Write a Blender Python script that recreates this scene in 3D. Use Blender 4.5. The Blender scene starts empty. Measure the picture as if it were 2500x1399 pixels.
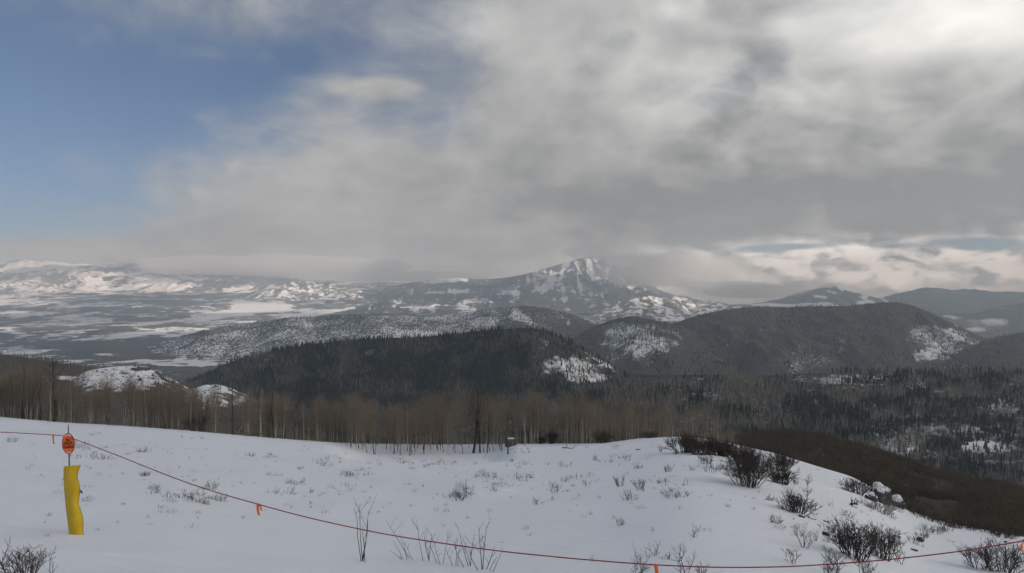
import bpy, bmesh, math, random
import numpy as np
from mathutils import Vector

random.seed(7)
RNG = np.random.default_rng(11)
scene = bpy.context.scene
C = scene.collection

# ------------------------------------------------------------------ camera
F = 1629.0                      # focal length in photograph pixels (2500 wide)
CX, HY = 1250.0, 725.0          # image centre column, row of the true horizon
cam_data = bpy.data.cameras.new('camera')
cam_data.sensor_width = 36.0
cam_data.lens = 36.0 * F / 2500.0
cam_data.shift_y = (HY - 699.5) / 2500.0
cam_data.clip_start = 0.1
cam_data.clip_end = 90000.0
cam = bpy.data.objects.new('camera', cam_data)
cam.rotation_euler = (math.radians(90), 0, 0)      # level, looking along +Y, eye at the origin
C.objects.link(cam)
scene.camera = cam

# ------------------------------------------------------------------ sun, exposure, sampling
SUN_AZ, SUN_EL = math.radians(112), math.radians(28)   # to the right and a little behind the viewer
SUN = Vector((math.cos(SUN_EL) * math.sin(SUN_AZ), math.cos(SUN_EL) * math.cos(SUN_AZ), math.sin(SUN_EL)))
sun_data = bpy.data.lights.new('sun', 'SUN')
sun_data.energy = 4.8
sun_data.angle = math.radians(0.6)
sun_data.color = (1.0, 0.94, 0.85)
sun = bpy.data.objects.new('sun', sun_data)
sun.rotation_euler = SUN.to_track_quat('Z', 'Y').to_euler()
C.objects.link(sun)

scene.view_settings.view_transform = 'Standard'
scene.view_settings.look = 'None'
scene.view_settings.gamma = 1.0
scene.view_settings.exposure = 0.26
scene.view_settings.use_curve_mapping = False
scene.render.engine = 'CYCLES'
cy = scene.cycles
cy.max_bounces = 6
cy.diffuse_bounces = 3
cy.glossy_bounces = 2
cy.transmission_bounces = 2
cy.volume_bounces = 2
cy.transparent_max_bounces = 16
cy.caustics_reflective = False
cy.caustics_refractive = False
cy.use_denoising = True

# ------------------------------------------------------------------ node helper
class Nodes:
    def __init__(self, tree):
        self.t = tree
        self.n = tree.nodes
        self.l = tree.links
    def new(self, kind, **kw):
        nd = self.n.new(kind)
        for k, v in kw.items():
            setattr(nd, k, v)
        return nd
    def put(self, sock, v):
        if isinstance(v, bpy.types.NodeSocket):
            self.l.new(v, sock)
        elif v is not None:
            sock.default_value = v
    def m(self, op, a, b=None, c=None, clamp=False):
        nd = self.new('ShaderNodeMath', operation=op, use_clamp=clamp)
        self.put(nd.inputs[0], a)
        if b is not None: self.put(nd.inputs[1], b)
        if c is not None: self.put(nd.inputs[2], c)
        return nd.outputs[0]
    def vm(self, op, a, b=None, s=None):
        nd = self.new('ShaderNodeVectorMath', operation=op)
        self.put(nd.inputs[0], a)
        if b is not None: self.put(nd.inputs[1], b)
        if s is not None: self.put(nd.inputs['Scale'], s)
        return nd.outputs[0]
    def xyz(self, x, y, z):
        nd = self.new('ShaderNodeCombineXYZ')
        for i, v in enumerate((x, y, z)): self.put(nd.inputs[i], v)
        return nd.outputs[0]
    def sep(self, v):
        nd = self.new('ShaderNodeSeparateXYZ'); self.put(nd.inputs[0], v)
        return nd.outputs
    def step(self, x, lo, hi, a=0.0, b=1.0):
        nd = self.new('ShaderNodeMapRange', interpolation_type='SMOOTHSTEP')
        for i, v in enumerate((x, lo, hi, a, b)): self.put(nd.inputs[i], v)
        return nd.outputs[0]
    def noise(self, vec, scale, detail=3.0, rough=0.5, dist=0.0, color=False):
        nd = self.new('ShaderNodeTexNoise')
        self.put(nd.inputs['Vector'], vec)
        self.put(nd.inputs['Scale'], scale); self.put(nd.inputs['Detail'], detail)
        self.put(nd.inputs['Roughness'], rough); self.put(nd.inputs['Distortion'], dist)
        return nd.outputs[1 if color else 0]
    def mix(self, f, a, b):
        nd = self.new('ShaderNodeMix', data_type='RGBA')
        self.put(nd.inputs[0], f)
        self.put(nd.inputs[6], a if not isinstance(a, tuple) else (*a[:3], 1.0))
        self.put(nd.inputs[7], b if not isinstance(b, tuple) else (*b[:3], 1.0))
        return nd.outputs[2]

# ------------------------------------------------------------------ world: Nishita sky with cloud decks
world = bpy.data.worlds.new('World')
scene.world = world
world.cycles.sampling_method = 'MANUAL'
world.cycles.sample_map_resolution = 512
world.use_nodes = True
wt = world.node_tree
wt.nodes.clear()
W = Nodes(wt)
SKY_STRENGTH = 0.10
sky = W.new('ShaderNodeTexSky', sky_type='NISHITA')
sky.sun_disc = False
sky.sun_elevation = SUN_EL
sky.sun_rotation = SUN_AZ
sky.altitude = 2800
sky.air_density = 1.0
sky.dust_density = 1.2
sky.ozone_density = 1.5
direction = W.vm('NORMALIZE', W.new('ShaderNodeTexCoord').outputs['Generated'])
dx, dy, dz = W.sep(direction)
az = W.m('MULTIPLY', W.m('ARCTAN2', dx, dy), 57.29578)
el = W.m('MULTIPLY', W.m('ARCSINE', dz), 57.29578)
zz = W.m('ADD', W.m('MAXIMUM', dz, 0.0), 0.42)
plane = W.xyz(W.m('DIVIDE', dx, zz), W.m('DIVIDE', dy, zz), 0.3)      # a high horizontal sheet seen in perspective
warp_c = W.noise(plane, 2.1, 4.0, 0.55, 0.0, True)
wx, wy, wz_ = W.sep(warp_c)
azw = W.m('ADD', az, W.m('MULTIPLY', W.m('SUBTRACT', wx, 0.5), 17.0))
elw = W.m('ADD', el, W.m('MULTIPLY', W.m('SUBTRACT', wy, 0.5), 9.0))
field = W.xyz(azw, elw, 0.0)
fieldlite = W.xyz(W.m('ADD', az, W.m('MULTIPLY', W.m('SUBTRACT', wx, 0.5), 6.0)), W.m('ADD', el, W.m('MULTIPLY', W.m('SUBTRACT', wy, 0.5), 2.0)), 0.0)

def adeg(px): return math.degrees(math.atan((px - CX) / F))
def edeg(px, py): return math.degrees(math.atan((HY - py) / math.hypot(F, px - CX)))

def blob(px, py, rx, ry, w, rot=0.0, src=None):
    """soft cloud patch centred in the sky direction (azimuth, elevation) that photograph pixel px, py looks along"""
    a, e = adeg(px), edeg(px, py)
    ra = (adeg(px + rx) - adeg(px - rx)) / 2 * 1.6
    re = (edeg(px, py - ry) - edeg(px, py + ry)) / 2 * 1.6
    mp = W.new('ShaderNodeMapping', vector_type='TEXTURE')
    W.put(mp.inputs[0], src or field)
    mp.inputs[1].default_value = (a, e, 0)
    mp.inputs[2].default_value = (0, 0, math.radians(rot))
    mp.inputs[3].default_value = (ra, re, 1)
    ln = W.new('ShaderNodeVectorMath', operation='LENGTH')
    W.l.new(mp.outputs[0], ln.inputs[0])
    return W.step(ln.outputs['Value'], 0.0, 1.0, w, 0.0)

def total(parts, base):
    s = base
    for p in parts: s = W.m('ADD', s, p)
    return s

n_big = W.noise(plane, 1.6, 6.0, 0.52, 0.2)
n_mid = W.noise(W.vm('ADD', plane, (7.3, 2.1, 0.0)), 6.5, 6.0, 0.55, 0.15)
n_sun = W.noise(W.vm('ADD', plane, (7.36, 2.06, 0.0)), 6.5, 6.0, 0.55, 0.15)
billow = W.m('MULTIPLY', W.m('SUBTRACT', n_mid, n_sun), 1.1)
puffv = W.xyz(W.m('MULTIPLY', az, 0.30), W.m('MULTIPLY', el, 0.62), 1.7)
n_puff = W.noise(puffv, 1.3, 5.0, 0.5, 0.25)
n_puff2 = W.noise(W.vm('ADD', puffv, (0.22, 0.30, 0.0)), 1.3, 5.0, 0.5, 0.25)
relief = W.m('MULTIPLY', W.m('SUBTRACT', n_puff, n_puff2), 3.0)     # sun side of the puffs

def cells(vec, scale, detail, smooth):
    nd = W.new('ShaderNodeTexVoronoi', feature='SMOOTH_F1', voronoi_dimensions='2D', normalize=True)
    W.put(nd.inputs['Vector'], vec); nd.inputs['Scale'].default_value = scale
    nd.inputs['Detail'].default_value = detail; nd.inputs['Roughness'].default_value = 0.55; nd.inputs['Smoothness'].default_value = smooth
    return W.m('SUBTRACT', 1.0, nd.outputs['Distance'])
jig = W.noise(W.xyz(W.m('MULTIPLY', az, 0.5), W.m('MULTIPLY', el, 0.9), 4.0), 1.0, 4.0, 0.6, 0.0, True)
jx, jy, jz = W.sep(jig)
puff2 = W.xyz(W.m('ADD', W.m('MULTIPLY', az, 0.26), W.m('MULTIPLY', jx, 0.9)), W.m('ADD', W.m('MULTIPLY', el, 0.55), W.m('MULTIPLY', jy, 0.9)), 0.0)
heap = cells(puff2, 1.0, 2.0, 0.35)
heap_lit = W.m('SUBTRACT', heap, cells(W.vm('ADD', puff2, (0.20, 0.24, 0.0)), 1.0, 2.0, 0.35))
plane2 = W.vm('ADD', plane, W.vm('MULTIPLY', warp_c, (0.35, 0.35, 0.0)))
deck_heap = cells(plane2, 3.2, 3.0, 0.5)
deck_lit = W.m('SUBTRACT', deck_heap, cells(W.vm('ADD', plane2, (0.07, 0.05, 0.0)), 3.2, 3.0, 0.5))
n_fine = W.noise(plane2, 13.0, 7.0, 0.62, 0.2)

# coverage: a deck whose edge runs up to the right, thinner veils, holes
edge = W.m('SUBTRACT', azw, W.m('MULTIPLY_ADD', elw, 1.30, -34.0))
deck = W.step(edge, -8.0, 10.0)
behind = W.step(W.m('ABSOLUTE', az), 70.0, 130.0, 0.0, 0.45)
cov = total([
    behind,
    blob(120, 618, 330, 34, 0.85, 0, fieldlite), blob(150, 500, 330, 130, 0.30), blob(640, 380, 180, 110, 0.30), blob(450, 470, 140, 80, 0.22),
    blob(890, 218, 100, 24, 0.42, -3, fieldlite), blob(950, 208, 55, 22, 0.40, 0, fieldlite), blob(930, 270, 120, 60, 0.14), blob(850, 0, 620, 140, 0.42), blob(300, 20, 500, 130, 0.28),
    blob(1020, 310, 110, 75, -0.42), blob(1060, 170, 120, 110, -0.22), blob(1850, 195, 200, 55, -0.38),
    blob(1420, 95, 180, 50, -0.22), blob(1980, 55, 110, 40, -0.25),
    blob(1915, 603, 130, 13, -1.3, 0, fieldlite), blob(2400, 592, 150, 17, -1.3, -6, fieldlite), blob(2170, 595, 80, 10, -0.9, 0, fieldlite),
    W.m('MULTIPLY', W.m('SUBTRACT', n_big, 0.5), 0.5), W.m('MULTIPLY', W.m('SUBTRACT', n_mid, 0.5), 0.34), W.m('MULTIPLY', W.m('SUBTRACT', n_fine, 0.5), 0.50),
], deck)
alpha = W.step(cov, 0.05, 0.95)
low = blob(2180, 645, 760, 62, 1.0, 0, fieldlite)                    # the bright broken band over the right hand peaks
bright = total([
    blob(2020, 490, 640, 105, -0.19), blob(2420, 470, 330, 120, -0.08), blob(860, 575, 370, 60, -0.05), blob(1480, 530, 260, 50, -0.09), blob(1200, 470, 420, 110, -0.03),
    blob(2440, 30, 300, 150, 0.36), blob(2250, 60, 260, 130, 0.17), blob(1600, 120, 480, 150, 0.055), blob(2060, 35, 150, 70, 0.16), blob(1640, 25, 260, 55, 0.10), blob(1950, 112, 75, 40, 0.12),
    blob(1885, 285, 80, 55, 0.07), blob(1330, 120, 130, 70, 0.05), blob(1560, 190, 190, 110, 0.07), blob(2150, 200, 260, 120, 0.06), blob(1150, 60, 130, 90, 0.05),
    W.m('MULTIPLY', low, 0.85), W.m('MULTIPLY', W.m('MULTIPLY', low, heap_lit), 4.6), W.m('MULTIPLY', W.m('MULTIPLY', low, relief), 0.9),
    blob(2050, 706, 700, 16, -0.14, 0, fieldlite), blob(1700, 660, 220, 40, -0.10), blob(150, 615, 330, 30, 0.06, 0, fieldlite),
    W.m('MULTIPLY', W.m('SUBTRACT', n_big, 0.5), 0.22), W.m('MULTIPLY', W.m('SUBTRACT', n_mid, 0.5), 0.13),
    W.m('MULTIPLY', W.m('SUBTRACT', n_puff, 0.5), 0.06), W.m('MULTIPLY', billow, W.step(azw, -8.0, 24.0, 0.06, 0.22)), W.m('MULTIPLY', deck_lit, W.m('MULTIPLY', W.step(azw, -6.0, 20.0, 0.2, 0.72), W.step(elw, 7.0, 15.0, 0.3, 1.0))), W.m('MULTIPLY', W.m('SUBTRACT', n_fine, 0.5), 0.14),
], 0.378)
bright = W.m('MULTIPLY', W.m('MAXIMUM', W.m('MINIMUM', bright, 1.4), 0.24), 1.0 / SKY_STRENGTH)
tint = W.mix(W.step(bright, 2.2, 8.0), (0.985, 1.0, 1.0), (0.985, 0.995, 0.965))
tint = W.mix(low, tint, (0.94, 1.0, 1.05))
cloud_col = W.vm('MULTIPLY', tint, W.xyz(bright, bright, bright))
sky_col = W.vm('MULTIPLY', sky.outputs[0], (0.60, 0.63, 0.68))
final = W.mix(alpha, sky_col, cloud_col)
bg = W.new('ShaderNodeBackground')
W.put(bg.inputs[0], final)
bg.inputs[1].default_value = SKY_STRENGTH
W.l.new(bg.outputs[0], W.new('ShaderNodeOutputWorld').inputs[0])
# ------------------------------------------------------------------ numpy noise
def _hash(ix, iy, seed):
    h = (ix.astype(np.int64) * 374761393 + iy.astype(np.int64) * 668265263 + seed * 1442695041) & 0xFFFFFFFF
    h = ((h ^ (h >> 13)) * 1274126177) & 0xFFFFFFFF
    h = (h ^ (h >> 16)) & 0xFFFFFFFF
    return h / 4294967295.0
def vnoise(x, y, seed=0):
    x = np.asarray(x, float); y = np.asarray(y, float)
    ix, iy = np.floor(x), np.floor(y)
    fx, fy = x - ix, y - iy
    fx = fx * fx * fx * (fx * (fx * 6 - 15) + 10); fy = fy * fy * fy * (fy * (fy * 6 - 15) + 10)
    a, b = _hash(ix, iy, seed), _hash(ix + 1, iy, seed)
    c, d = _hash(ix, iy + 1, seed), _hash(ix + 1, iy + 1, seed)
    return (a + (b - a) * fx) * (1 - fy) + (c + (d - c) * fx) * fy
def fbm(x, y, octaves=4, seed=0, gain=0.5):
    s, amp, tot = 0.0, 1.0, 0.0
    for o in range(octaves):
        s = s + amp * vnoise(x * 2 ** o + 17.3 * o, y * 2 ** o - 9.1 * o, seed + o); tot += amp; amp *= gain
    return s / tot
def ridged(x, y, octaves=4, seed=0):
    s, amp, tot = 0.0, 1.0, 0.0
    for o in range(octaves):
        s = s + amp * (1 - np.abs(2 * vnoise(x * 2 ** o + 5.7 * o, y * 2 ** o + 3.3 * o, seed + o) - 1)); tot += amp; amp *= 0.5
    return s / tot
def sstep(x, a, b):
    t = np.clip((x - a) / (b - a), 0, 1)
    return t * t * (3 - 2 * t)

# ------------------------------------------------------------------ materials
def material(name):
    mt = bpy.data.materials.new(name); mt.use_nodes = True
    mt.node_tree.nodes.clear()
    N = Nodes(mt.node_tree)
    out = N.new('ShaderNodeOutputMaterial')
    bs = N.new('ShaderNodeBsdfPrincipled')
    N.l.new(bs.outputs[0], out.inputs[0])
    bs.inputs['Roughness'].default_value = 0.9
    bs.inputs['Specular IOR Level'].default_value = 0.15
    return mt, N, bs
def land_material(name, ground_a, ground_b, scale, speckle=0.5, snow=(0.80, 0.82, 0.86), detail=5.0, soft=0.18):
    """bare ground or wood floor of two tones under a snow cover given by the mesh's snow attribute, broken up by noise"""
    mt, N, bs = material(name)
    pos = N.new('ShaderNodeNewGeometry').outputs['Position']
    at = N.new('ShaderNodeAttribute', attribute_name='snow')
    n1 = N.noise(pos, scale, detail, 0.6)
    n2 = N.noise(pos, scale * 0.21, 4.0, 0.55)
    g = N.mix(N.step(n2, 0.35, 0.65), ground_a, ground_b)
    f = N.m('MULTIPLY_ADD', N.m('SUBTRACT', n1, 0.5), speckle * 3.0, at.outputs['Fac'])
    f = N.step(f, 0.5 - soft, 0.5 + soft)
    N.put(bs.inputs['Base Color'], N.mix(f, g, snow))
    return mt
def plain_material(name, col, var=0.25, scale=8.0, rough=0.85, spec=0.2):
    mt, N, bs = material(name)
    pos = N.new('ShaderNodeTexCoord').outputs['Object']
    n = N.noise(pos, scale, 4.0, 0.6)
    lo = tuple(c * (1 - var) for c in col); hi = tuple(min(1, c * (1 + var)) for c in col)
    N.put(bs.inputs['Base Color'], N.mix(N.step(n, 0.3, 0.7), lo, hi))
    bs.inputs['Roughness'].default_value = rough
    bs.inputs['Specular IOR Level'].default_value = spec
    return mt

SNOW = (0.80, 0.82, 0.86)
# ------------------------------------------------------------------ object helpers
def tag(o, label=None, cat=None, group=None, kind=None):
    if label: o['label'] = label
    if cat: o['category'] = cat
    if group: o['group'] = group
    if kind: o['kind'] = kind
    return o
def link_mesh(name, verts, faces, mat, parent=None, smooth=False):
    me = bpy.data.meshes.new(name)
    me.from_pydata([tuple(v) for v in verts], [], faces)
    me.materials.append(mat)
    if smooth: me.polygons.foreach_set('use_smooth', [True] * len(me.polygons))
    o = bpy.data.objects.new(name, me); C.objects.link(o)
    if parent is not None: o.parent = parent
    return o
def grid_mesh(name, X, Y, Z, mat, snow=None, flip=False):
    r, c = X.shape
    me = bpy.data.meshes.new(name)
    co = np.stack([X, Y, Z], -1).reshape(-1, 3).astype(np.float32)
    i = np.arange(r * c).reshape(r, c)
    q = np.stack([i[:-1, :-1], i[:-1, 1:], i[1:, 1:], i[1:, :-1]], -1).reshape(-1, 4)
    me.vertices.add(len(co)); me.vertices.foreach_set('co', co.ravel())
    me.loops.add(q.size); me.loops.foreach_set('vertex_index', q.ravel().astype(np.int32))
    me.polygons.add(len(q))
    me.polygons.foreach_set('loop_start', np.arange(0, q.size, 4, dtype=np.int32))
    me.polygons.foreach_set('use_smooth', np.ones(len(q), bool))
    me.update(calc_edges=True)
    if snow is not None:
        a = me.attributes.new('snow', 'FLOAT', 'POINT'); a.data.foreach_set('value', snow.ravel().astype(np.float32))
    me.materials.append(mat)
    o = bpy.data.objects.new(name, me); C.objects.link(o)
    return o
def patches(px, py, items):
    """snow cover named by where it lies: (px, py, half width, half height, amount, tilt in rows per column)"""
    s = np.zeros_like(px)
    for it in items:
        x, y, rx, ry, v = it[:5]; tl = it[5] if len(it) > 5 else 0.0
        near = (np.abs(px - x) < 2.6 * rx) & (np.abs(py - y) < 2.6 * ry + abs(tl) * 2.6 * rx)
        if not near.any(): continue
        qx, qy = px[near], py[near]
        k = int(x * 7 + y * 13)
        qx = qx + 1.3 * rx * (fbm(qx / (rx * 0.7), qy / (ry * 0.9), 4, k, 0.65) - 0.5)
        qy = qy + 1.3 * ry * (fbm(qx / (rx * 0.7), qy / (ry * 0.9), 4, k + 5, 0.65) - 0.5)
        d = np.full(px.shape, 9.0)
        d[near] = np.sqrt(((qx - x) / rx) ** 2 + ((qy - y - tl * (qx - x)) / ry) ** 2)
        s = s + v * (1 - sstep(d, 0.55, 1.15))
    return s

LAND = {}
def ridge(name, crest, dist, front, base_py, mat, snowfn, amp=20.0, nscale=300.0, p=1.15, back=0.25, jit=1.5, wob=0.05, seed=1, px0=None, px1=None, step=2.8, rows=60, crest_amp=0.0, label=None, smooth=13):
    xs = np.array([q[0] for q in crest], float); ys = np.array([q[1] for q in crest], float)
    px0 = xs[0] if px0 is None else px0; px1 = xs[-1] if px1 is None else px1
    px = np.arange(px0, px1 + step, step)
    py = np.interp(px, xs, ys)
    k = np.exp(-np.linspace(-2, 2, smooth) ** 2); k /= k.sum()
    py = np.convolve(np.pad(py, smooth // 2, 'edge'), k, 'valid')
    py = py + jit * (fbm(px / 14.0, px * 0 + seed, 4, seed) - 0.5) * 2
    D = np.interp(px, xs, dist) if np.ndim(dist) else np.full_like(px, float(dist))
    D = D * (1 + wob * (fbm(px / 160.0, px * 0 + 3.3, 3, seed + 9) - 0.5) * 2)
    bp = np.interp(px, xs, base_py) if np.ndim(base_py) else np.full_like(px, float(base_py))
    bp = np.maximum(bp, py + 4)
    zc = (HY - py) / F * D
    zb = (HY - bp) / F * (D - front)
    t = np.linspace(0, 1, rows)[:, None]
    Y = (D - front)[None, :] + front * t
    u = ((px - CX) / F)[None, :]
    X = u * Y
    prof = t ** p
    Z = zb[None, :] + (zc - zb)[None, :] * prof
    env = np.sin(np.pi * np.clip(t, 0, 1)) ** 0.6 * (1 - t) ** 0.25
    gully = ridged(X / nscale, Y / (nscale * 2.2), 4, seed + 3) - 0.55
    Z = Z + amp * (gully * 1.3 + (fbm(X / (nscale * 1.7), Y / (nscale * 1.7), 4, seed + 5) - 0.5)) * env
    nb = 10                                                            # the far side
    tb = np.linspace(0, 1, nb + 1)[1:, None]
    Yb = D[None, :] + D[None, :] * back * tb
    Zb = zc[None, :] - np.maximum(zc - zb, 0.05 * D)[None, :] * tb - D[None, :] * back * 0.08 * tb
    Xb = u * Yb
    pyp = HY - F * Z / Y
    pxp = np.broadcast_to(px[None, :], Z.shape)
    S = snowfn(pxp, pyp, X, Y)
    S = np.clip(S, -0.5, 1.5)
    Xa, Ya, Za = np.vstack([X, Xb]), np.vstack([Y, Yb]), np.vstack([Z, Zb])
    Sa = np.vstack([S, np.repeat(S[-1:], nb, 0)])
    o = grid_mesh(name, Xa, Ya, Za, mat, Sa)
    tag(o, label, None, None, 'structure')
    LAND[o.name] = (X, Y, Z, S, pxp, pyp)
    return o

# ------------------------------------------------------------------ the snow slope underfoot
CREST = np.array([(-1400, 960, 150), (-500, 985, 140), (0, 1018, 125), (150, 1032, 122), (300, 1040, 120), (450, 1051, 118), (600, 1065, 120), (730, 1075, 128), (850, 1083, 135),
                  (1050, 1086, 138), (1230, 1085, 130), (1330, 1084, 118), (1450, 1084, 105), (1500, 1080, 100), (1550, 1072, 95), (1650, 1067, 76), (1720, 1072, 66), (1780, 1083, 60), (1900, 1110, 50),
                  (2000, 1142, 43), (2080, 1165, 38), (2150, 1205, 34), (2210, 1248, 32), (2300, 1280, 28), (2400, 1300, 26), (2500, 1320, 24), (2900, 1400, 20), (4000, 1520, 18)], float)
_cx = np.arange(-1400, 4001, 4.0)
_k = np.exp(-np.linspace(-2, 2, 21) ** 2); _k /= _k.sum()
_cy = np.convolve(np.pad(np.interp(_cx, CREST[:, 0], CREST[:, 1]), 10, 'edge'), _k, 'valid')
EYE = 1.9
_vc = (HY - _cy) / F
_ks = np.exp(-np.linspace(-2, 2, 91) ** 2); _ks /= _ks.sum()
_s = np.convolve(np.pad(np.interp(_cx, CREST[:, 0], (HY - CREST[:, 1]) / F + EYE / CREST[:, 2]), 45, 'edge'), _ks, 'valid')
_s = np.maximum(_s, _vc + EYE / 170.0)
_cd = EYE / (_s - _vc)                      # how far away the slope drops out of sight
def ground_xy(px, y):
    """height of the snow slope at distance y in the vertical plane through photograph column px"""
    px = np.asarray(px, float); y = np.asarray(y, float)
    vc = (HY - np.interp(px, _cx, _cy)) / F
    D = np.interp(px, _cx, _cd)
    s = vc + EYE / D
    z = -EYE + s * y
    d = np.maximum(y - D, 0)
    c = np.interp(px, [1300, 1700, 2100], [0.0012, 0.004, 0.02])
    lim = np.interp(px, [1300, 1700, 2100], [0.25, 0.35, 0.5])
    drop = np.where(c * d < lim, 0.5 * c * d * d, lim * d - 0.5 * lim * lim / c)
    x = (px - CX) / F * np.maximum(y, 4.0)
    near = 1 - sstep(y / D, 0.75, 1.0)
    t = np.clip((y - 40) / np.maximum(D - 40, 1), 0, 1)
    drop = drop + 14.0 * t * t * (1 - t) * sstep(px, 790, 900) * (1 - sstep(px, 1190, 1270))
    und = 0.55 * (fbm(x / 9.0, y / 9.0, 3, 41) - 0.5) * np.minimum(1, y / 14.0) + 0.08 * (fbm(x / 1.6 + y * 0.1, y / 2.4, 2, 43) - 0.5)
    return z - drop + und * near
def on_snow(px, py):
    """the point of the snow slope seen at photograph pixel px, py"""
    v = (HY - py) / F
    D = float(np.interp(px, _cx, _cd))
    ys = np.linspace(5.0, D * 1.02, 1500)
    vs = ground_xy(px, ys) / ys
    k = np.argmax(vs >= v) if (vs >= v).any() else len(ys) - 1
    y = float(ys[k])
    return Vector(((px - CX) / F * y, y, float(ground_xy(px, y))))
def snow_at(x, y):
    return float(ground_xy(CX + F * x / max(y, 4.0), y))

ys = np.concatenate([np.linspace(-40, 3, 16), np.geomspace(4, 420, 260)])
pxs = np.concatenate([np.arange(-1400, -100, 20), np.arange(-100, 2600, 5), np.arange(2600, 4001, 20)]).astype(float)
PX, YY = np.meshgrid(pxs, ys)
XX = (PX - CX) / F * np.maximum(YY, 4.0)
ZZ = ground_xy(PX, YY)
mt, N, bs = material('snow')
pos = N.new('ShaderNodeNewGeometry').outputs['Position']
stretch = N.vm('MULTIPLY', pos, (0.35, 1.0, 1.0))
h = N.m('ADD', N.m('MULTIPLY', N.noise(stretch, 1.1, 4.0, 0.55), 0.10), N.m('MULTIPLY', N.noise(pos, 22.0, 3.0, 0.6), 0.006))
h = N.m('ADD', h, N.m('MULTIPLY', N.noise(N.vm('MULTIPLY', pos, (0.5, 1.6, 1.0)), 4.0, 3.0, 0.5), 0.02))
bp = N.new('ShaderNodeBump'); bp.inputs['Strength'].default_value = 0.8; bp.inputs['Distance'].default_value = 1.0
N.l.new(h, bp.inputs['Height']); N.l.new(bp.outputs[0], bs.inputs['Normal'])
N.put(bs.inputs['Base Color'], N.mix(N.noise(stretch, 0.5, 3.0), (0.755, 0.795, 0.865), (0.80, 0.835, 0.89)))
bs.inputs['Roughness'].default_value = 0.75
SNOW_MAT = mt
tag(grid_mesh('snow_slope', XX, YY, ZZ, SNOW_MAT), 'open snow covered slope falling away from the viewer', None, None, 'structure')

# ------------------------------------------------------------------ far country, from the valley to the peaks
BROWN = (0.088, 0.074, 0.060); GREY = (0.072, 0.068, 0.066); DARK = (0.030, 0.034, 0.032); DARK2 = (0.050, 0.047, 0.042)
M_valley = land_material('valley_ground', (0.055, 0.060, 0.062), (0.11, 0.10, 0.088), 1 / 70.0, 0.6, soft=0.09)
M_mesa = land_material('mesa_ground', (0.075, 0.070, 0.068), (0.12, 0.10, 0.085), 1 / 70.0, 0.55, soft=0.10)
M_mtn = land_material('mountain_ground', (0.040, 0.043, 0.048), (0.070, 0.066, 0.064), 1 / 60.0, 0.45, soft=0.12)
M_scrub = land_material('scrub_ground', (0.075, 0.070, 0.062), (0.10, 0.088, 0.075), 1 / 16.0, 0.6)
M_wood = land_material('wood_floor', GREY, (0.085, 0.076, 0.066), 1 / 14.0, 0.62, soft=0.32)
M_dark = land_material('dark_wood_floor', DARK, DARK2, 1 / 14.0, 0.5, soft=0.28)
M_brush = land_material('brush_floor', (0.095, 0.080, 0.062), (0.075, 0.066, 0.056), 1 / 12.0, 0.35)

def n(X, Y, sc, seed, o=4): return fbm(X / sc, Y / sc, o, seed)

# valley floor, one sheet from the foot of the near hills to the far mesa
vd = np.array([350, 900, 1500, 2500, 3600, 5500, 7500, 9500, 11000, 14000, 17000, 24000.0])
vp = np.array([1560, 1250, 1090, 950, 892, 836, 795, 765, 744, 712, 690, 700.0])
pxv = np.concatenate([np.arange(-400, -40, 8.0), np.arange(-40, 1480, 3.6), np.arange(1480, 2900, 10.0)])
yv = np.concatenate([np.geomspace(350, 3400, 60), np.geomspace(3450, 14500, 380), np.geomspace(14600, 19800, 40)])
PXV, YV = np.meshgrid(pxv, yv)
XV = (PXV - CX) / F * YV
PYV = np.interp(np.log(YV), np.log(vd), vp) + 0.0 + np.interp(PXV, [1200, 1800, 2900], [0, 14, 30])
PYV = np.where(PXV > 1400, np.maximum(PYV, np.interp(PXV, [1400, 1600], [690, 768])), PYV)
ZV = (HY - PYV) / F * YV + 50 * (n(XV, YV, 1700, 71) - 0.5) * sstep(YV, 4000, 9000) + 90 * (ridged(XV / 2200, YV / 2600, 4, 72) - 0.6) * sstep(YV, 10000, 14000)
fields = [
    (630, 750, 85, 16, 1.5, 0.0), (580, 762, 110, 8, 0.9, -0.1), (500, 772, 130, 9, 0.9, -0.12), (560, 785, 120, 5, 0.9), (770, 762, 60, 8, 1.1), (700, 770, 60, 6, 0.8), (420, 805, 120, 7, 0.95),
    (520, 793, 90, 4, 0.7), (260, 828, 60, 5, 0.9), (150, 822, 60, 4, 0.7), (330, 818, 110, 5, 0.7), (210, 832, 50, 4, 0.8), (60, 765, 80, 9, 1.0), (40, 735, 120, 8, 1.0), (150, 745, 90, 5, 0.4), (330, 785, 110, 5, 0.6),
    (120, 793, 90, 5, 0.7), (30, 812, 70, 4, 0.8), (450, 886, 110, 10, 1.2, -0.05), (400, 893, 60, 5, 0.9), (250, 862, 60, 5, 0.5), (90, 700, 110, 5, 0.6), (230, 740, 60, 4, 0.5)]
lots = n(XV, YV * 0.7, 330, 75, 5)
SV = 0.20 + 1.5 * (n(XV, YV, 120, 77, 5) - 0.5) - 0.5 * sstep(ridged(XV / 900, YV / 520, 2, 79), 0.84, 0.92) + 0.5 * sstep(lots, 0.54, 0.60) - 0.35 * sstep(n(XV, YV, 260, 78), 0.55, 0.62) + patches(PXV, PYV, fields[:2]) + 0.60 * patches(PXV, PYV, fields[2:])
SV = SV - 0.30 * (1 - sstep(np.abs(PXV - 430) / 260 + np.abs(PYV - 722) / 26, 0.5, 1.2)) + 0.25 * sstep(YV, 10500, 13500) - 0.55 * sstep(PXV, 1450, 1620) * sstep(YV, 6000, 8000)  # snow thinned in a band on the left to paint in a cloud shadow
SV = SV - 0.35 * (1 - sstep(np.abs(PXV - 300) / 250 + np.abs(PYV - 850) / 18, 0.5, 1.2))
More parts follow.
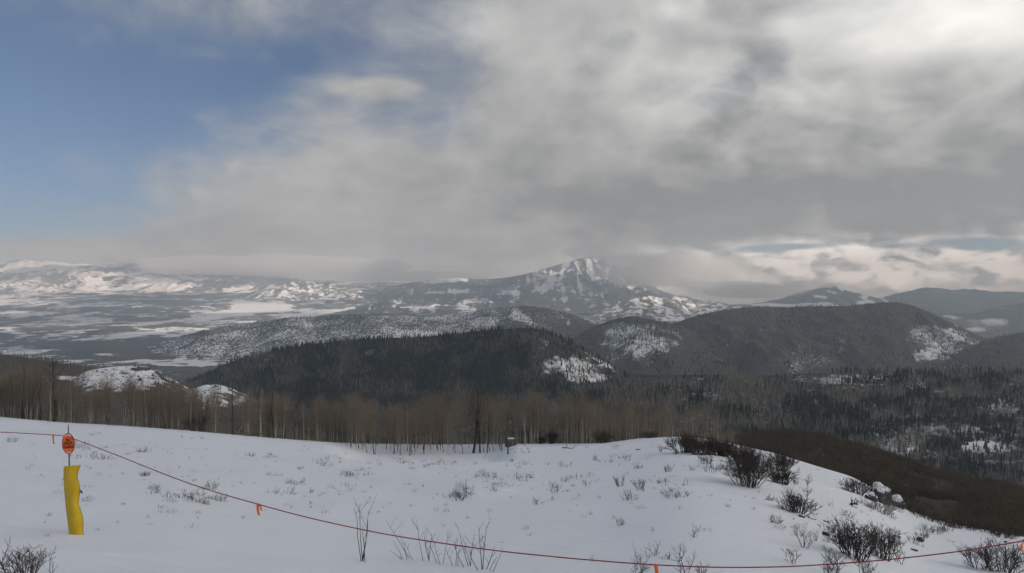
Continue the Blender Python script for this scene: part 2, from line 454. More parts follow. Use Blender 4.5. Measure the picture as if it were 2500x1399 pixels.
tag(grid_mesh('valley', XV, YV, ZV, M_valley, SV), 'wide valley floor of snowy fields and dark woods', None, None, 'structure')

# far mesas and the snowy peak
ridge('mountain_ridge', [(-400, 660), (-120, 648), (0, 640), (60, 633), (150, 640), (230, 646), (300, 641), (400, 652), (480, 668), (560, 670), (640, 668), (700, 676), (760, 684), (850, 688), (920, 696), (1000, 700), (1150, 700), (1300, 690)],
      17500, 4000, 716, M_mesa, lambda px, py, X, Y: 0.40 + 0.5 * (n(X, Y, 650, 81) - 0.5) + 1.3 * (n(X, Y, 150, 82, 5) - 0.5) + 0.9 * (ridged(X / 240, Y / 800, 3, 83) - 0.62) + patches(px, py, [(120, 648, 90, 12, 0.5), (330, 690, 190, 26, 0.35), (40, 655, 60, 14, 0.3)]) - patches(px, py, [(560, 685, 160, 18, 0.35)]),
      amp=270, nscale=620, p=1.1, smooth=5, jit=2.0, rows=100, back=0.08, seed=81, label='distant snow streaked mesa ridge under the cloud')
ridge('mountain', [(840, 712), (930, 703), (1000, 691), (1060, 682), (1110, 679), (1180, 682), (1250, 676), (1300, 664), (1345, 652), (1380, 641), (1415, 631), (1440, 627), (1468, 636), (1500, 650), (1540, 676), (1585, 695), (1640, 721), (1700, 738), (1790, 746), (1900, 748)],
      14500, 5200, 765, M_mtn, lambda px, py, X, Y: 0.21 + 0.9 * (n(X, Y, 110, 85, 5) - 0.5) + 0.55 * (0.58 - ridged(X / 620, Y / 1364, 4, 88)) + 0.9 * (ridged(X / 95, Y / 1300, 3, 86) - 0.62) + 0.12 * sstep(py, 700, 650) + patches(px, py, [
          (1345, 680, 11, 24, 0.4, -1.2), (1330, 700, 9, 12, 0.5), (1372, 668, 6, 14, 0.5), (1415, 685, 7, 25, 0.4), (1420, 705, 10, 10, 0.5), (1443, 662, 11, 24, 0.7, 1.2), (1462, 690, 9, 18, 0.55, 1.0), (1475, 715, 18, 13, 0.35),
          (1483, 666, 8, 14, 0.4), (1440, 636, 30, 6, 0.4), (1378, 705, 8, 16, 0.4), (1380, 730, 12, 10, 0.6), (1530, 690, 26, 9, 0.5, 0.9), (1500, 650, 22, 4, 0.6, 0.7), (1240, 715, 30, 8, 0.5), (1090, 685, 60, 5, 0.9, -0.08), (1110, 712, 70, 5, 0.8, -0.02),
          (1320, 710, 20, 8, 0.5), (1040, 750, 80, 4, 0.7), (1120, 752, 60, 4, 0.8, 0.1), (1160, 735, 50, 8, 0.4)]),
      amp=270, nscale=520, p=1.25, seed=85, jit=1.4, smooth=11, rows=100, label='snow streaked mountain with its summit touching the cloud')
ridge('hill', [(560, 748), (600, 722), (650, 697), (700, 689), (745, 685), (800, 690), (850, 700), (900, 716), (960, 738), (1010, 752)],
      12600, 1200, 741, M_mesa, lambda px, py, X, Y: 0.44 + 1.1 * (n(X, Y, 80, 91, 5) - 0.5) + 0.7 * (ridged(X / 220, Y / 480, 3, 92) - 0.6), amp=95, nscale=330, seed=91, label='sunlit snowy hill across the valley')
ridge('hill', [(880, 752), (960, 735), (1040, 724), (1120, 735), (1200, 722), (1270, 728), (1350, 742), (1420, 760)],
      12400, 1500, 757, M_mesa, lambda px, py, X, Y: 0.30 + 1.1 * (n(X, Y, 130, 93, 5) - 0.5) + patches(px, py, [(1150, 752, 60, 10, 0.5), (1000, 745, 60, 6, 0.4), (1120, 748, 40, 4, 0.5)]), amp=80, nscale=380, seed=93, label='low foothill below the mountain')
ridge('hill', [(1440, 775), (1480, 752), (1530, 733), (1580, 722), (1625, 727), (1665, 742), (1690, 765)],
      8200, 1100, 790, M_mesa, lambda px, py, X, Y: 0.46 + 1.0 * (n(X, Y, 70, 95, 5) - 0.5) + 0.5 * (ridged(X / 160, Y / 900, 2, 96) - 0.6), amp=60, nscale=240, seed=95, label='pale snowy foothill right of the mountain')
ridge('hill', [(1620, 785), (1680, 753), (1720, 741), (1760, 739), (1800, 746), (1850, 760)],
      8600, 1100, 795, M_mesa, lambda px, py, X, Y: 0.50 + 1.1 * (n(X, Y, 70, 97, 5) - 0.5), amp=40, nscale=220, seed=97, label='small pale snowy foothill')
ridge('mountain', [(1780, 752), (1850, 742), (1900, 730), (1950, 714), (1990, 706), (2015, 704), (2042, 698), (2070, 710), (2110, 721), (2150, 727), (2180, 719), (2230, 708), (2262, 701), (2330, 707), (2375, 704), (2420, 712), (2470, 712), (2540, 718), (2620, 708), (2750, 720)],
      11500, 2500, 765, M_mtn, lambda px, py, X, Y: 0.10 + 0.6 * (n(X, Y, 160, 99, 5) - 0.5) + patches(px, py, [(2050, 704, 14, 4, 0.7, 0.6), (2035, 714, 16, 4, 0.5, 0.5), (2000, 725, 26, 4, 0.7, 0.15), (2120, 735, 22, 8, 0.8, 0.6), (2155, 730, 24, 5, 0.8, 0.6), (2100, 740, 14, 8, 0.6), (1890, 744, 60, 4, 0.9), (1935, 748, 40, 4, 0.7), (2060, 748, 60, 5, 0.7), (1990, 742, 40, 6, 0.5)]),
      amp=150, nscale=420, p=1.15, jit=3.0, smooth=5, seed=99, label='blue grey mountains on the right skyline')
ridge('hill', [(2180, 790), (2240, 765), (2300, 770), (2380, 765), (2440, 748), (2500, 738), (2600, 730), (2750, 735)],
      6800, 1300, 835, M_wood, lambda px, py, X, Y: 0.10 + 0.6 * (n(X, Y, 150, 101) - 0.5) + patches(px, py, [(2330, 752, 20, 3, 0.6, 0.2), (2400, 795, 60, 14, 0.25), (2430, 785, 30, 10, 0.4), (2320, 773, 26, 4, 0.5, 0.2), (2380, 805, 30, 6, 0.4)]),
      amp=60, nscale=300, seed=101, label='brown snow patched slopes on the far right')
# speckled scrub ridge in the middle
ridge('scrub_hill', [(250, 905), (300, 884), (345, 858), (390, 838), (440, 820), (500, 806), (560, 795), (640, 783), (700, 775), (780, 772), (850, 767), (930, 774), (1000, 776), (1060, 774), (1110, 768), (1180, 756), (1240, 749), (1290, 747), (1350, 755), (1400, 768), (1450, 790), (1500, 815), (1560, 845)],
      5200, 1400, 906, M_scrub, lambda px, py, X, Y: 0.50 + 0.6 * (n(X, Y, 200, 103) - 0.5) + 0.3 * (ridged(X / 260, Y / 600, 3, 104) - 0.6) - 0.3 * sstep(px, 1150, 1400) + patches(px, py, [(1275, 775, 26, 16, 0.6, 0.4), (1380, 780, 30, 4, 0.5, 0.8), (960, 822, 110, 9, 1.2, -0.08), (1000, 808, 60, 4, 0.4)]),
      amp=70, nscale=260, p=1.05, seed=103, rows=110, label='scrub covered ridge with patchy snow across the valley')
# wooded hills on the right
ridge('wooded_hill', [(1330, 870), (1380, 838), (1430, 806), (1480, 785), (1540, 771), (1600, 782), (1660, 795), (1730, 820), (1800, 860)],
      3000, 800, 915, M_wood, lambda px, py, X, Y: -0.06 + 0.5 * (n(X, Y, 60, 105) - 0.5) + patches(px, py, [(1550, 835, 95, 60, 0.50), (1590, 855, 50, 40, 0.2), (1520, 800, 50, 20, 0.25), (1625, 830, 40, 40, 0.25)]),
      amp=40, nscale=150, seed=105, label='wooded knob with a snowy gap beside the big hill')
ridge('wooded_hill', [(1520, 870), (1580, 830), (1640, 790), (1700, 770), (1760, 757), (1850, 749), (1920, 750), (1990, 748), (2060, 747), (2120, 741), (2170, 737), (2225, 744), (2275, 766), (2330, 792), (2380, 815), (2440, 845), (2520, 880), (2600, 920)],
      3400, 1100, 940, M_wood, lambda px, py, X, Y: -0.10 + 0.5 * (n(X, Y, 70, 107) - 0.5) + patches(px, py, [(1960, 860, 70, 45, 0.22), (2000, 880, 50, 30, 0.2), (2060, 850, 14, 30, 0.3), (1860, 800, 70, 12, 0.2), (2290, 835, 78, 40, 0.52, 0.1), (2300, 850, 40, 20, 0.25), (2350, 826, 50, 14, 0.6, 0.4), (2250, 870, 35, 18, 0.5), (1950, 900, 40, 16, 0.3)]),
      amp=120, nscale=260, p=0.95, seed=107, label='big rounded wooded hill on the right')
ridge('wooded_hill', [(2240, 930), (2310, 880), (2370, 845), (2430, 826), (2480, 813), (2540, 806), (2620, 800), (2760, 800)],
      2700, 700, 930, M_wood, lambda px, py, X, Y: -0.10 + 0.45 * (n(X, Y, 60, 109) - 0.5) + patches(px, py, [(2330, 890, 60, 20, 0.3)]),
      amp=40, nscale=160, seed=109, label='brown wooded spur at the right edge')
# near left country
ridge('wooded_hill', [(-300, 840), (-100, 855), (0, 864), (60, 872), (120, 882), (200, 893), (270, 905), (350, 925), (430, 950), (520, 985)],
      1000, 420, 1160, M_brush, lambda px, py, X, Y: 0.02 + 0.4 * (n(X, Y, 40, 111) - 0.5) + patches(px, py, [(130, 920, 80, 5, 0.5, 0.05), (190, 926, 50, 5, 0.6)]), amp=14, nscale=90, seed=111, jit=0.8, label='brown wooded rise behind the grove on the left')
ridge('snowy_knoll', [(20, 1120), (110, 980), (170, 935), (210, 905), (260, 897), (310, 893), (350, 896), (380, 905), (420, 925), (470, 952), (540, 1000), (640, 1120)],
      900, 330, 1140, M_scrub, lambda px, py, X, Y: 0.74 + 1.0 * (n(X, Y, 9, 113) - 0.5) - patches(px, py, [(410, 935, 40, 30, 0.5, 0.6), (345, 900, 26, 7, 0.5)]) - 1.0 * sstep(py + 40 * (n(X, Y, 30, 114) - 0.5), 940, 975) - 0.8 * sstep(np.abs(px - 320), 120, 190), amp=5, nscale=50, seed=113, jit=1.0, label='snowy knoll speckled with scrub')
ridge('snowy_knoll', [(340, 1120), (425, 995), (465, 950), (500, 940), (535, 938), (570, 950), (610, 968), (680, 1010), (780, 1120)],
      560, 240, 1150, M_scrub, lambda px, py, X, Y: 0.74 + 1.0 * (n(X, Y, 6, 115) - 0.5) - patches(px, py, [(560, 965, 40, 20, 0.3)]) - 1.0 * sstep(py + 40 * (n(X, Y, 18, 116) - 0.5), 975, 1005) - 0.8 * sstep(np.abs(px - 530), 70, 130), amp=3, nscale=30, seed=115, jit=1.0, label='smaller snowy knoll behind the grove')
# dark conifer hill in the centre, wooded slope on the right, brush slope close by
DARK_HILL = ridge('dark_hill', [(360, 965), (430, 940), (500, 912), (560, 884), (620, 866), (680, 852), (760, 840), (850, 830), (950, 825), (1050, 822), (1130, 812), (1200, 806), (1260, 801), (1295, 800), (1345, 812), (1400, 838), (1450, 866), (1500, 898), (1545, 925), (1600, 955)],
      1650, 560, 1130, M_dark, lambda px, py, X, Y: -0.05 + 0.35 * (n(X, Y, 30, 117) - 0.5) + patches(px, py, [(1420, 905, 66, 34, 0.62, 0.25), (1350, 890, 30, 26, 0.5), (1460, 880, 60, 12, 0.5, 0.55), (1330, 840, 16, 20, 0.3), (905, 860, 30, 14, 0.4), (640, 880, 40, 20, 0.25)]),
      amp=28, nscale=110, p=1.0, seed=117, jit=1.0, rows=90, label='dark conifer covered hill beyond the grove')
NEAR_HILL = ridge('wooded_slope', [(700, 1120), (900, 1090), (1100, 1050), (1250, 1015), (1380, 975), (1460, 945), (1540, 928), (1640, 922), (1740, 922), (1820, 920), (1900, 916), (1980, 911), (2060, 908), (2150, 908), (2250, 910), (2350, 910), (2450, 907), (2550, 905), (2700, 905)],
      1150, 430, 1200, M_dark, lambda px, py, X, Y: 0.12 + 0.65 * (n(X, Y, 45, 119) - 0.5) + 0.08 * sstep(px, 1850, 2200) + patches(px, py, [(2400, 1092, 55, 16, 1.0), (2050, 925, 110, 12, 0.35), (2200, 945, 120, 14, 0.2), (2190, 1100, 60, 12, 0.35), (2330, 1050, 90, 16, 0.2), (2440, 990, 80, 16, 0.3)]),
      amp=22, nscale=90, p=1.0, seed=119, jit=1.0, rows=90, label='steep wooded slope across the gully on the right')
BRUSH_HILL = ridge('brush_slope', [(1100, 1200), (1380, 1130), (1500, 1105), (1620, 1090), (1750, 1076), (1850, 1062), (1930, 1058), (2020, 1070), (2120, 1098), (2250, 1140), (2380, 1176), (2500, 1200), (2700, 1250)],
      260, 190, 1420, M_brush, lambda px, py, X, Y: -0.15 + 0.2 * (n(X, Y, 6, 121) - 0.5), amp=2.0, nscale=20, p=1.0, seed=121, jit=1.5, rows=60, label='brushy slope dropping away beyond the snow edge')

# ------------------------------------------------------------------ added unseen cloud above the frame, shaped to cast shade and leave sun patches
CLOUD_Z = 7000.0
shift = Vector((SUN.x / SUN.z, SUN.y / SUN.z)) * CLOUD_Z
gx = np.linspace(-17000, 12000, 170); gy = np.linspace(-3500, 19500, 140)
GX, GY = np.meshgrid(gx, gy)
GPX = CX + F * GX / np.maximum(GY, 300)
shade = 1 - sstep(GY + 1200 * (n(GX, GY, 2500, 131) - 0.5), 5200, 7200)
lump = sstep(n(GX, GY, 3000, 133), 0.46, 0.62)
shade = np.maximum(shade, 0.9 * lump)
def ground_blob(px, y, rx, ry):
    return 1 - sstep(np.sqrt(((GX - (px - CX) / F * y) / rx) ** 2 + ((GY - y) / ry) ** 2), 0.5, 1.2)
for b in [(380, 12000, 2400, 1500), (250, 9000, 1900, 1000), (350, 8000, 1700, 800), (950, 12500, 900, 900), (2300, 11500, 3200, 2200), (2400, 6800, 2000, 1500)]:
    shade = np.maximum(shade, ground_blob(*b))
for b in [(640, 10300, 1500, 1200), (760, 12300, 1700, 1000), (1440, 14500, 1300, 1600), (1580, 8200, 700, 800), (1730, 8500, 700, 800), (200, 14800, 3000, 1900), (20, 11000, 1400, 1100), (30, 9300, 900, 700), (1280, 5000, 170, 260)]:
    shade = shade * (1 - ground_blob(*b))
thick = 620.0 * sstep(shade, 0.0, 1.0) * (0.75 + 0.5 * n(GX, GY, 900, 135))
thick[0, :] = thick[-1, :] = 0; thick[:, 0] = thick[:, -1] = 0
live = thick > 8
rr, cc = thick.shape
idx = -np.ones((2, rr, cc), int); verts = []; faces = []
anyq = np.zeros((rr, cc), bool)
q4 = live[:-1, :-1] | live[1:, :-1] | live[:-1, 1:] | live[1:, 1:]
anyq[:-1, :-1] |= q4; anyq[1:, :-1] |= q4; anyq[:-1, 1:] |= q4; anyq[1:, 1:] |= q4
for j, i in zip(*np.nonzero(anyq)):
    x, y = GX[j, i] + shift.x, GY[j, i] + shift.y
    th = thick[j, i] if live[j, i] else 0.0
    idx[0, j, i] = len(verts); verts.append((x, y, CLOUD_Z - 0.35 * th))
    if th > 0:
        idx[1, j, i] = len(verts); verts.append((x, y, CLOUD_Z + 0.65 * th))
    else:
        idx[1, j, i] = idx[0, j, i]
for j, i in zip(*np.nonzero(q4)):
    a = idx[0, j, i], idx[0, j, i + 1], idx[0, j + 1, i + 1], idx[0, j + 1, i]
    b = idx[1, j, i], idx[1, j, i + 1], idx[1, j + 1, i + 1], idx[1, j + 1, i]
    faces.append(a[::-1])
    faces.append(b)
mt = bpy.data.materials.new('shade_cloud_vapour'); mt.use_nodes = True; mt.node_tree.nodes.clear()
N = Nodes(mt.node_tree)
pv = N.new('ShaderNodeVolumePrincipled')
pv.inputs['Color'].default_value = (1, 1, 1, 1)
pv.inputs['Density'].default_value = 0.0021
pv.inputs['Anisotropy'].default_value = 0.6
N.l.new(pv.outputs[0], N.new('ShaderNodeOutputMaterial').inputs['Volume'])
faces2 = []
for f in faces:
    g = []
    for v in f:
        if v not in g: g.append(v)
    if len(g) >= 3: faces2.append(tuple(g))
cl = link_mesh('shade_cloud', verts, faces2, mt, smooth=True)
tag(cl, 'added out of view broken cloud layer that shades the near slopes', 'cloud', None, 'stuff')

# ------------------------------------------------------------------ air
hz = bpy.data.materials.new('air'); hz.use_nodes = True; hz.node_tree.nodes.clear()
N = Nodes(hz.node_tree)
pv = N.new('ShaderNodeVolumePrincipled')
pv.inputs['Color'].default_value = (0.75, 0.89, 1.0, 1)
pv.inputs['Absorption Color'].default_value = (1, 1, 1, 1)
pv.inputs['Density'].default_value = 8.6e-5
pv.inputs['Anisotropy'].default_value = 0.2
N.l.new(pv.outputs[0], N.new('ShaderNodeOutputMaterial').inputs['Volume'])
def haze_box(zlo, zhi):
    b = [(-26000, -3000), (26000, -3000), (26000, 20600), (-26000, 20600)]
    v = [(x, y, zlo) for x, y in b] + [(x, y, zhi) for x, y in b]
    f = [(3, 2, 1, 0), (4, 5, 6, 7), (0, 1, 5, 4), (1, 2, 6, 5), (2, 3, 7, 6), (3, 0, 4, 7)]
    o = link_mesh('haze', v, f, hz)
    tag(o, 'pale winter haze filling the valley air', 'haze', None, 'stuff')
lowest = min(min(v.co.z for v in o.data.vertices) for o in C.objects if o.get('kind') == 'structure')
highest = max(max(v.co.z for v in o.data.vertices) for o in C.objects if o.get('kind') == 'structure')

# low cloud volumes lying on the far ridges and over the summit
ms = bpy.data.materials.new('mist_vapour'); ms.use_nodes = True; ms.node_tree.nodes.clear()
N = Nodes(ms.node_tree)
pv = N.new('ShaderNodeVolumePrincipled')
pv.inputs['Color'].default_value = (1, 1, 1, 1)
pv.inputs['Density'].default_value = 0.0014
pv.inputs['Anisotropy'].default_value = 0.3
N.l.new(pv.outputs[0], N.new('ShaderNodeOutputMaterial').inputs['Volume'])
def mist(px, py, d, wpx, hpx, deep, label, seed):
    bm = bmesh.new(); bmesh.ops.create_icosphere(bm, subdivisions=5, radius=1.0)
    m_ = d / F
    co = np.array([q.co for q in bm.verts])
    k = 1 + 0.75 * (fbm(co[:, 0] * 2.2 + seed, co[:, 2] * 1.6 + co[:, 1] * 1.3, 4, seed) - 0.5)
    for q, kk in zip(bm.verts, k):
        e = Vector((q.co.x, q.co.y, q.co.z * (0.75 if q.co.z < 0 else 1.0))) * float(kk)
        q.co = Vector((e.x * wpx * m_, e.y * deep, e.z * hpx * m_))
    me = bpy.data.meshes.new('mist'); bm.to_mesh(me); bm.free(); me.materials.append(ms)
    o = bpy.data.objects.new('mist', me); C.objects.link(o)
    o.location = ((px - CX) / F * d, d, (HY - py) / F * d)
    tag(o, label, 'mist', None, 'stuff')
mist(680, 652, 15600, 300, 32, 1400, 'grey mist lying on the far ridge left of the peak', 3)
mist(1640, 668, 11300, 210, 46, 900, 'mist bank hiding the right flank of the peak', 7)
mist(980, 676, 15800, 220, 16, 700, 'thin mist on the saddle left of the peak', 5)
mist(1475, 620, 12400, 105, 22, 420, 'wisp of mist brushing the summit', 9)
mist(1830, 712, 9700, 130, 24, 500, 'low mist right of the pale foothills', 11)
highest = max([highest] + [max((o.matrix_world @ v.co).z + o.location.z * (o.matrix_world.translation.z == 0) for v in o.data.vertices) for o in C.objects if o.name.startswith('mist')])
haze_box(lowest - 1.0, highest + 12.0)
# ------------------------------------------------------------------ plant materials
M_conifer = plain_material('conifer_needles', (0.034, 0.042, 0.036), 0.45, 0.6, 0.9, 0.1)
M_juniper = plain_material('juniper_needles', (0.055, 0.060, 0.052), 0.3, 0.3, 0.9, 0.1)
M_bark_pale = plain_material('pale_aspen_bark', (0.42, 0.39, 0.33), 0.35, 2.2, 0.85, 0.1)
M_bark_tan = plain_material('tan_aspen_bark', (0.21, 0.18, 0.14), 0.35, 2.2, 0.85, 0.1)
M_bark_dark = plain_material('dark_bark', (0.075, 0.062, 0.050), 0.35, 2.2, 0.9, 0.1)
M_twig = plain_material('aspen_twigs', (0.235, 0.195, 0.150), 0.3, 1.5, 0.9, 0.1)
M_twig_far = plain_material('distant_twigs', (0.165, 0.145, 0.125), 0.3, 0.5, 0.9, 0.1)
M_twig_red = plain_material('reddish_shrub_twigs', (0.100, 0.074, 0.066), 0.35, 3.0, 0.9, 0.1)
M_twig_dark = plain_material('dark_shrub_twigs', (0.082, 0.072, 0.064), 0.35, 3.0, 0.9, 0.1)
M_brush_twig = plain_material('brush_twigs', (0.125, 0.104, 0.078), 0.3, 1.0, 0.9, 0.1)
M_weed = plain_material('dry_weed_stems', (0.13, 0.115, 0.090), 0.4, 6.0, 0.9, 0.1)

class Tubes:
    """collects tapered tubes into one mesh"""
    def __init__(self): self.v = []; self.f = []
    def tube(self, pts, radii, sides=3):
        base = len(self.v); npt = len(pts)
        for k, p in enumerate(pts):
            d = (pts[min(k + 1, npt - 1)] - pts[max(k - 1, 0)])
            if d.length < 1e-9: d = Vector((0, 0, 1))
            d.normalize()
            a = d.orthogonal().normalized(); b = d.cross(a)
            for s in range(sides):
                w = 2 * math.pi * s / sides
                self.v.append(p + (a * math.cos(w) + b * math.sin(w)) * radii[k])
        for k in range(npt - 1):
            for s in range(sides):
                s2 = (s + 1) % sides
                self.f.append((base + k * sides + s, base + k * sides + s2, base + (k + 1) * sides + s2, base + (k + 1) * sides + s))
        self.f.append(tuple(base + (npt - 1) * sides + s for s in range(sides)))
    def blade(self, p, q, w, rnd):
        """a thin three sided twig"""
        self.tube([p, q], [w, w * 0.4], 3)
    def mesh(self, name, mat, smooth=True):
        me = bpy.data.meshes.new(name)
        me.from_pydata([tuple(v) for v in self.v], [], self.f)
        me.materials.append(mat)
        if smooth: me.polygons.foreach_set('use_smooth', [True] * len(me.polygons))
        return me

def branch(T, rnd, p, d, length, r, level, spread, up, kids=3, segs=3, sides=3):
    pts = [p.copy()]; dd = d.normalized()
    for s in range(segs):
        dd = (dd + Vector((rnd.gauss(0, spread), rnd.gauss(0, spread), rnd.gauss(0, spread) + up)) * 0.35).normalized()
        pts.append(pts[-1] + dd * length / segs)
    T.tube(pts, [r * (1 - 0.6 * k / segs) for k in range(segs + 1)], sides)
    if level > 0:
        for k in range(kids):
            t = rnd.uniform(0.3, 1.0); i = min(int(t * segs), segs - 1); q = pts[i].lerp(pts[i + 1], t * segs - i)
            side = Vector((rnd.gauss(0, 1), rnd.gauss(0, 1), rnd.gauss(0, 0.6)))
            nd = (dd + side.normalized() * 0.85).normalized()
            branch(T, rnd, q, nd, length * rnd.uniform(0.35, 0.6), r * 0.6, level - 1, spread, up, kids, max(2, segs - 1), 3)

def bush_mesh(name, mat, seed, h, w, stems, level=2, kids=4, r=0.012, lean=1.0, spread=0.45, depth=None, base=0.35):
    rnd = random.Random(seed); T = Tubes()
    for k in range(stems):
        a = rnd.uniform(0, 2 * math.pi); q = math.sqrt(rnd.random())
        p = Vector((math.cos(a) * q * w * 0.5 * base, math.sin(a) * q * (depth or w) * 0.5 * base, -0.06))
        tilt = q * lean
        tgt = Vector((math.cos(a) * q * w * 0.5, math.sin(a) * q * (depth or w) * 0.5, h * (1.0 - 0.35 * q * q) * rnd.uniform(0.7, 1.0)))
        d = tgt - p
        branch(T, rnd, p, d, d.length * 0.8, r * rnd.uniform(0.7, 1.2), level, spread, 0.25, kids, 4)
    return T.mesh(name, mat)

def trunk_points(rnd, h, wob):
    pts = []; x = y = 0.0
    for k in range(7):
        pts.append(Vector((x, y, h * k / 6.0 - 0.4))); x += rnd.gauss(0, wob); y += rnd.gauss(0, wob)
    return pts
def aspen(seed, h, bark, r0=0.10, twigs=70, fork=False, twig_mat=None, wob=0.10, low=0.35, thick=0.012):
    rnd = random.Random(seed); T = Tubes(); K = Tubes()
    pts = trunk_points(rnd, h, wob)
    T.tube(pts, [r0 * (1 - 0.85 * k / 6) for k in range(7)], 6)
    axes = [pts]
    if fork:
        p = pts[2]; f = [p + Vector((rnd.uniform(-.1, .1), 0, 0))]
        sx = rnd.choice((-1, 1))
        for k in range(4): f.append(f[-1] + Vector((sx * rnd.uniform(0.1, 0.4), rnd.uniform(-.2, .2), h * 0.15)))
        T.tube(f, [r0 * 0.6 * (1 - 0.8 * k / 4) for k in range(5)], 5); axes.append(f)
    for k in range(twigs):
        ax = rnd.choice(axes) if fork else pts
        t = low + (1 - low) * rnd.random() ** 0.8
        s = t * (len(ax) - 1); i = min(int(s), len(ax) - 2); p = ax[i].lerp(ax[i + 1], s - i)
        a = rnd.uniform(0, 2 * math.pi)
        L = h * (0.07 + 0.22 * (1 - abs(t - 0.55)) * rnd.random())
        d = Vector((math.cos(a), math.sin(a), rnd.uniform(0.35, 1.2)))
        branch(K, rnd, p, d, L, thick * (1.6 - t), 1, 0.35, 0.2, 4, 2, 3)
    return T.mesh('trunk', bark), K.mesh('crown', twig_mat or M_twig)
def conifer_mesh(seed, tiers=6, sides=8, slim=0.16):
    """unit high conifer: ragged drooping tiers on a short stem"""
    rnd = random.Random(seed); v = []; f = []
    T = Tubes(); T.tube([Vector((0, 0, -0.05)), Vector((0, 0, 0.2))], [0.018, 0.014], 4)
    v = list(T.v); f = list(T.f)
    for k in range(tiers):
        z0 = 0.06 + 0.86 * k / tiers; z1 = z0 + 0.9 / tiers * 1.75
        r = slim * (1 - (k / tiers) ** 1.15) * rnd.uniform(0.85, 1.12) + 0.012
        b = len(v); v.append(Vector((rnd.gauss(0, .008), rnd.gauss(0, .008), min(z1, 1.0))))
        off = rnd.uniform(0, 3)
        for s in range(sides):
            a = off + 2 * math.pi * s / sides
            rr = r * (rnd.uniform(0.75, 1.2) if s % 2 == 0 else rnd.uniform(0.35, 0.65))
            v.append(Vector((math.cos(a) * rr, math.sin(a) * rr, z0 - (0.03 if s % 2 == 0 else -0.015))))
        for s in range(sides):
            f.append((b, b + 1 + s, b + 1 + (s + 1) % sides))
    me = bpy.data.meshes.new('conifer'); me.from_pydata([tuple(q) for q in v], [], f); me.materials.append(M_conifer)
    return me
def puff_mesh(name, seed, mat, flat=0.8):
    rnd = random.Random(seed); bm = bmesh.new(); bmesh.ops.create_icosphere(bm, subdivisions=1, radius=0.5)
    for q in bm.verts:
        q.co *= rnd.uniform(0.65, 1.25); q.co.z = q.co.z * flat + 0.32
    me = bpy.data.meshes.new(name); bm.to_mesh(me); bm.free(); me.materials.append(mat)
    return me
def far_tree_mesh(seed, twig_mat, bark, twigs=46):
    """unit high bare tree for distant woods"""
    rnd = random.Random(seed); T = Tubes()
    top = Vector((rnd.uniform(-.04, .04), rnd.uniform(-.04, .04), 0.97))
    T.tube([Vector((0, 0, -0.04)), top * 0.5, top], [0.014, 0.010, 0.003], 4)
    n_trunk = len(T.f)
    for k in range(twigs):
        t = rnd.uniform(0.38, 0.98); p = top * t; a = rnd.uniform(0, 6.28); L = rnd.uniform(0.10, 0.22) * (1.25 - t * 0.6)
        T.blade(p, p + Vector((math.cos(a) * L * .7, math.sin(a) * L * .7, L * rnd.uniform(0.3, 0.9))), 0.0085, rnd)
    me = T.mesh('far_tree', bark); me.materials.append(twig_mat)
    me.polygons.foreach_set('material_index', [0 if i < n_trunk else 1 for i in range(len(me.polygons))])
    return me

def scatter(name, meshes, pts, scale, label, cat, tilt=0.04):
    """one mass of plants nobody could count: points of a mesh carry size and turn, geometry nodes stand a plant on each"""
    pts = np.asarray(pts, np.float32); N_ = len(pts)
    me = bpy.data.meshes.new(name)
    me.vertices.add(N_); me.vertices.foreach_set('co', pts.ravel())
    a = me.attributes.new('size', 'FLOAT', 'POINT'); a.data.foreach_set('value', np.asarray(scale, np.float32))
    rot = np.stack([RNG.normal(0, tilt, N_), RNG.normal(0, tilt, N_), RNG.uniform(0, 6.283, N_)], -1).astype(np.float32)
    a = me.attributes.new('turn', 'FLOAT_VECTOR', 'POINT'); a.data.foreach_set('vector', rot.ravel())
    a = me.attributes.new('pick', 'INT', 'POINT'); a.data.foreach_set('value', RNG.integers(0, len(meshes), N_).astype(np.int32))
    o = bpy.data.objects.new(name, me); C.objects.link(o)
    g = bpy.data.node_groups.new(name, 'GeometryNodeTree')
    g.interface.new_socket('Geometry', in_out='INPUT', socket_type='NodeSocketGeometry')
    g.interface.new_socket('Geometry', in_out='OUTPUT', socket_type='NodeSocketGeometry')
    gi = g.nodes.new('NodeGroupInput'); go = g.nodes.new('NodeGroupOutput'); join = g.nodes.new('GeometryNodeJoinGeometry')
    def attr(nm, typ):
        nd = g.nodes.new('GeometryNodeInputNamedAttribute'); nd.data_type = typ; nd.inputs[0].default_value = nm
        return nd.outputs[0]
    size, turn, pick = attr('size', 'FLOAT'), attr('turn', 'FLOAT_VECTOR'), attr('pick', 'INT')
    e2r = g.nodes.new('FunctionNodeEulerToRotation'); g.links.new(turn, e2r.inputs[0])
    for k, mm in enumerate(meshes):
        po = bpy.data.objects.new(mm.name, mm)
        oi = g.nodes.new('GeometryNodeObjectInfo'); oi.inputs[0].default_value = po
        cmp_ = g.nodes.new('FunctionNodeCompare'); cmp_.data_type = 'INT'; cmp_.operation = 'EQUAL'
        ii = [s for s in cmp_.inputs if s.type == 'INT']
        g.links.new(pick, ii[0]); ii[1].default_value = k
        io = g.nodes.new('GeometryNodeInstanceOnPoints')
        g.links.new(gi.outputs[0], io.inputs['Points']); g.links.new(cmp_.outputs[0], io.inputs['Selection'])
        g.links.new(oi.outputs['Geometry'], io.inputs['Instance'])
        g.links.new(e2r.outputs[0], io.inputs['Rotation']); g.links.new(size, io.inputs['Scale'])
        g.links.new(io.outputs[0], join.inputs[0])
    g.links.new(join.outputs[0], go.inputs[0])
    md = o.modifiers.new('plants', 'NODES'); md.node_group = g
    return tag(o, label, cat, None, 'stuff')

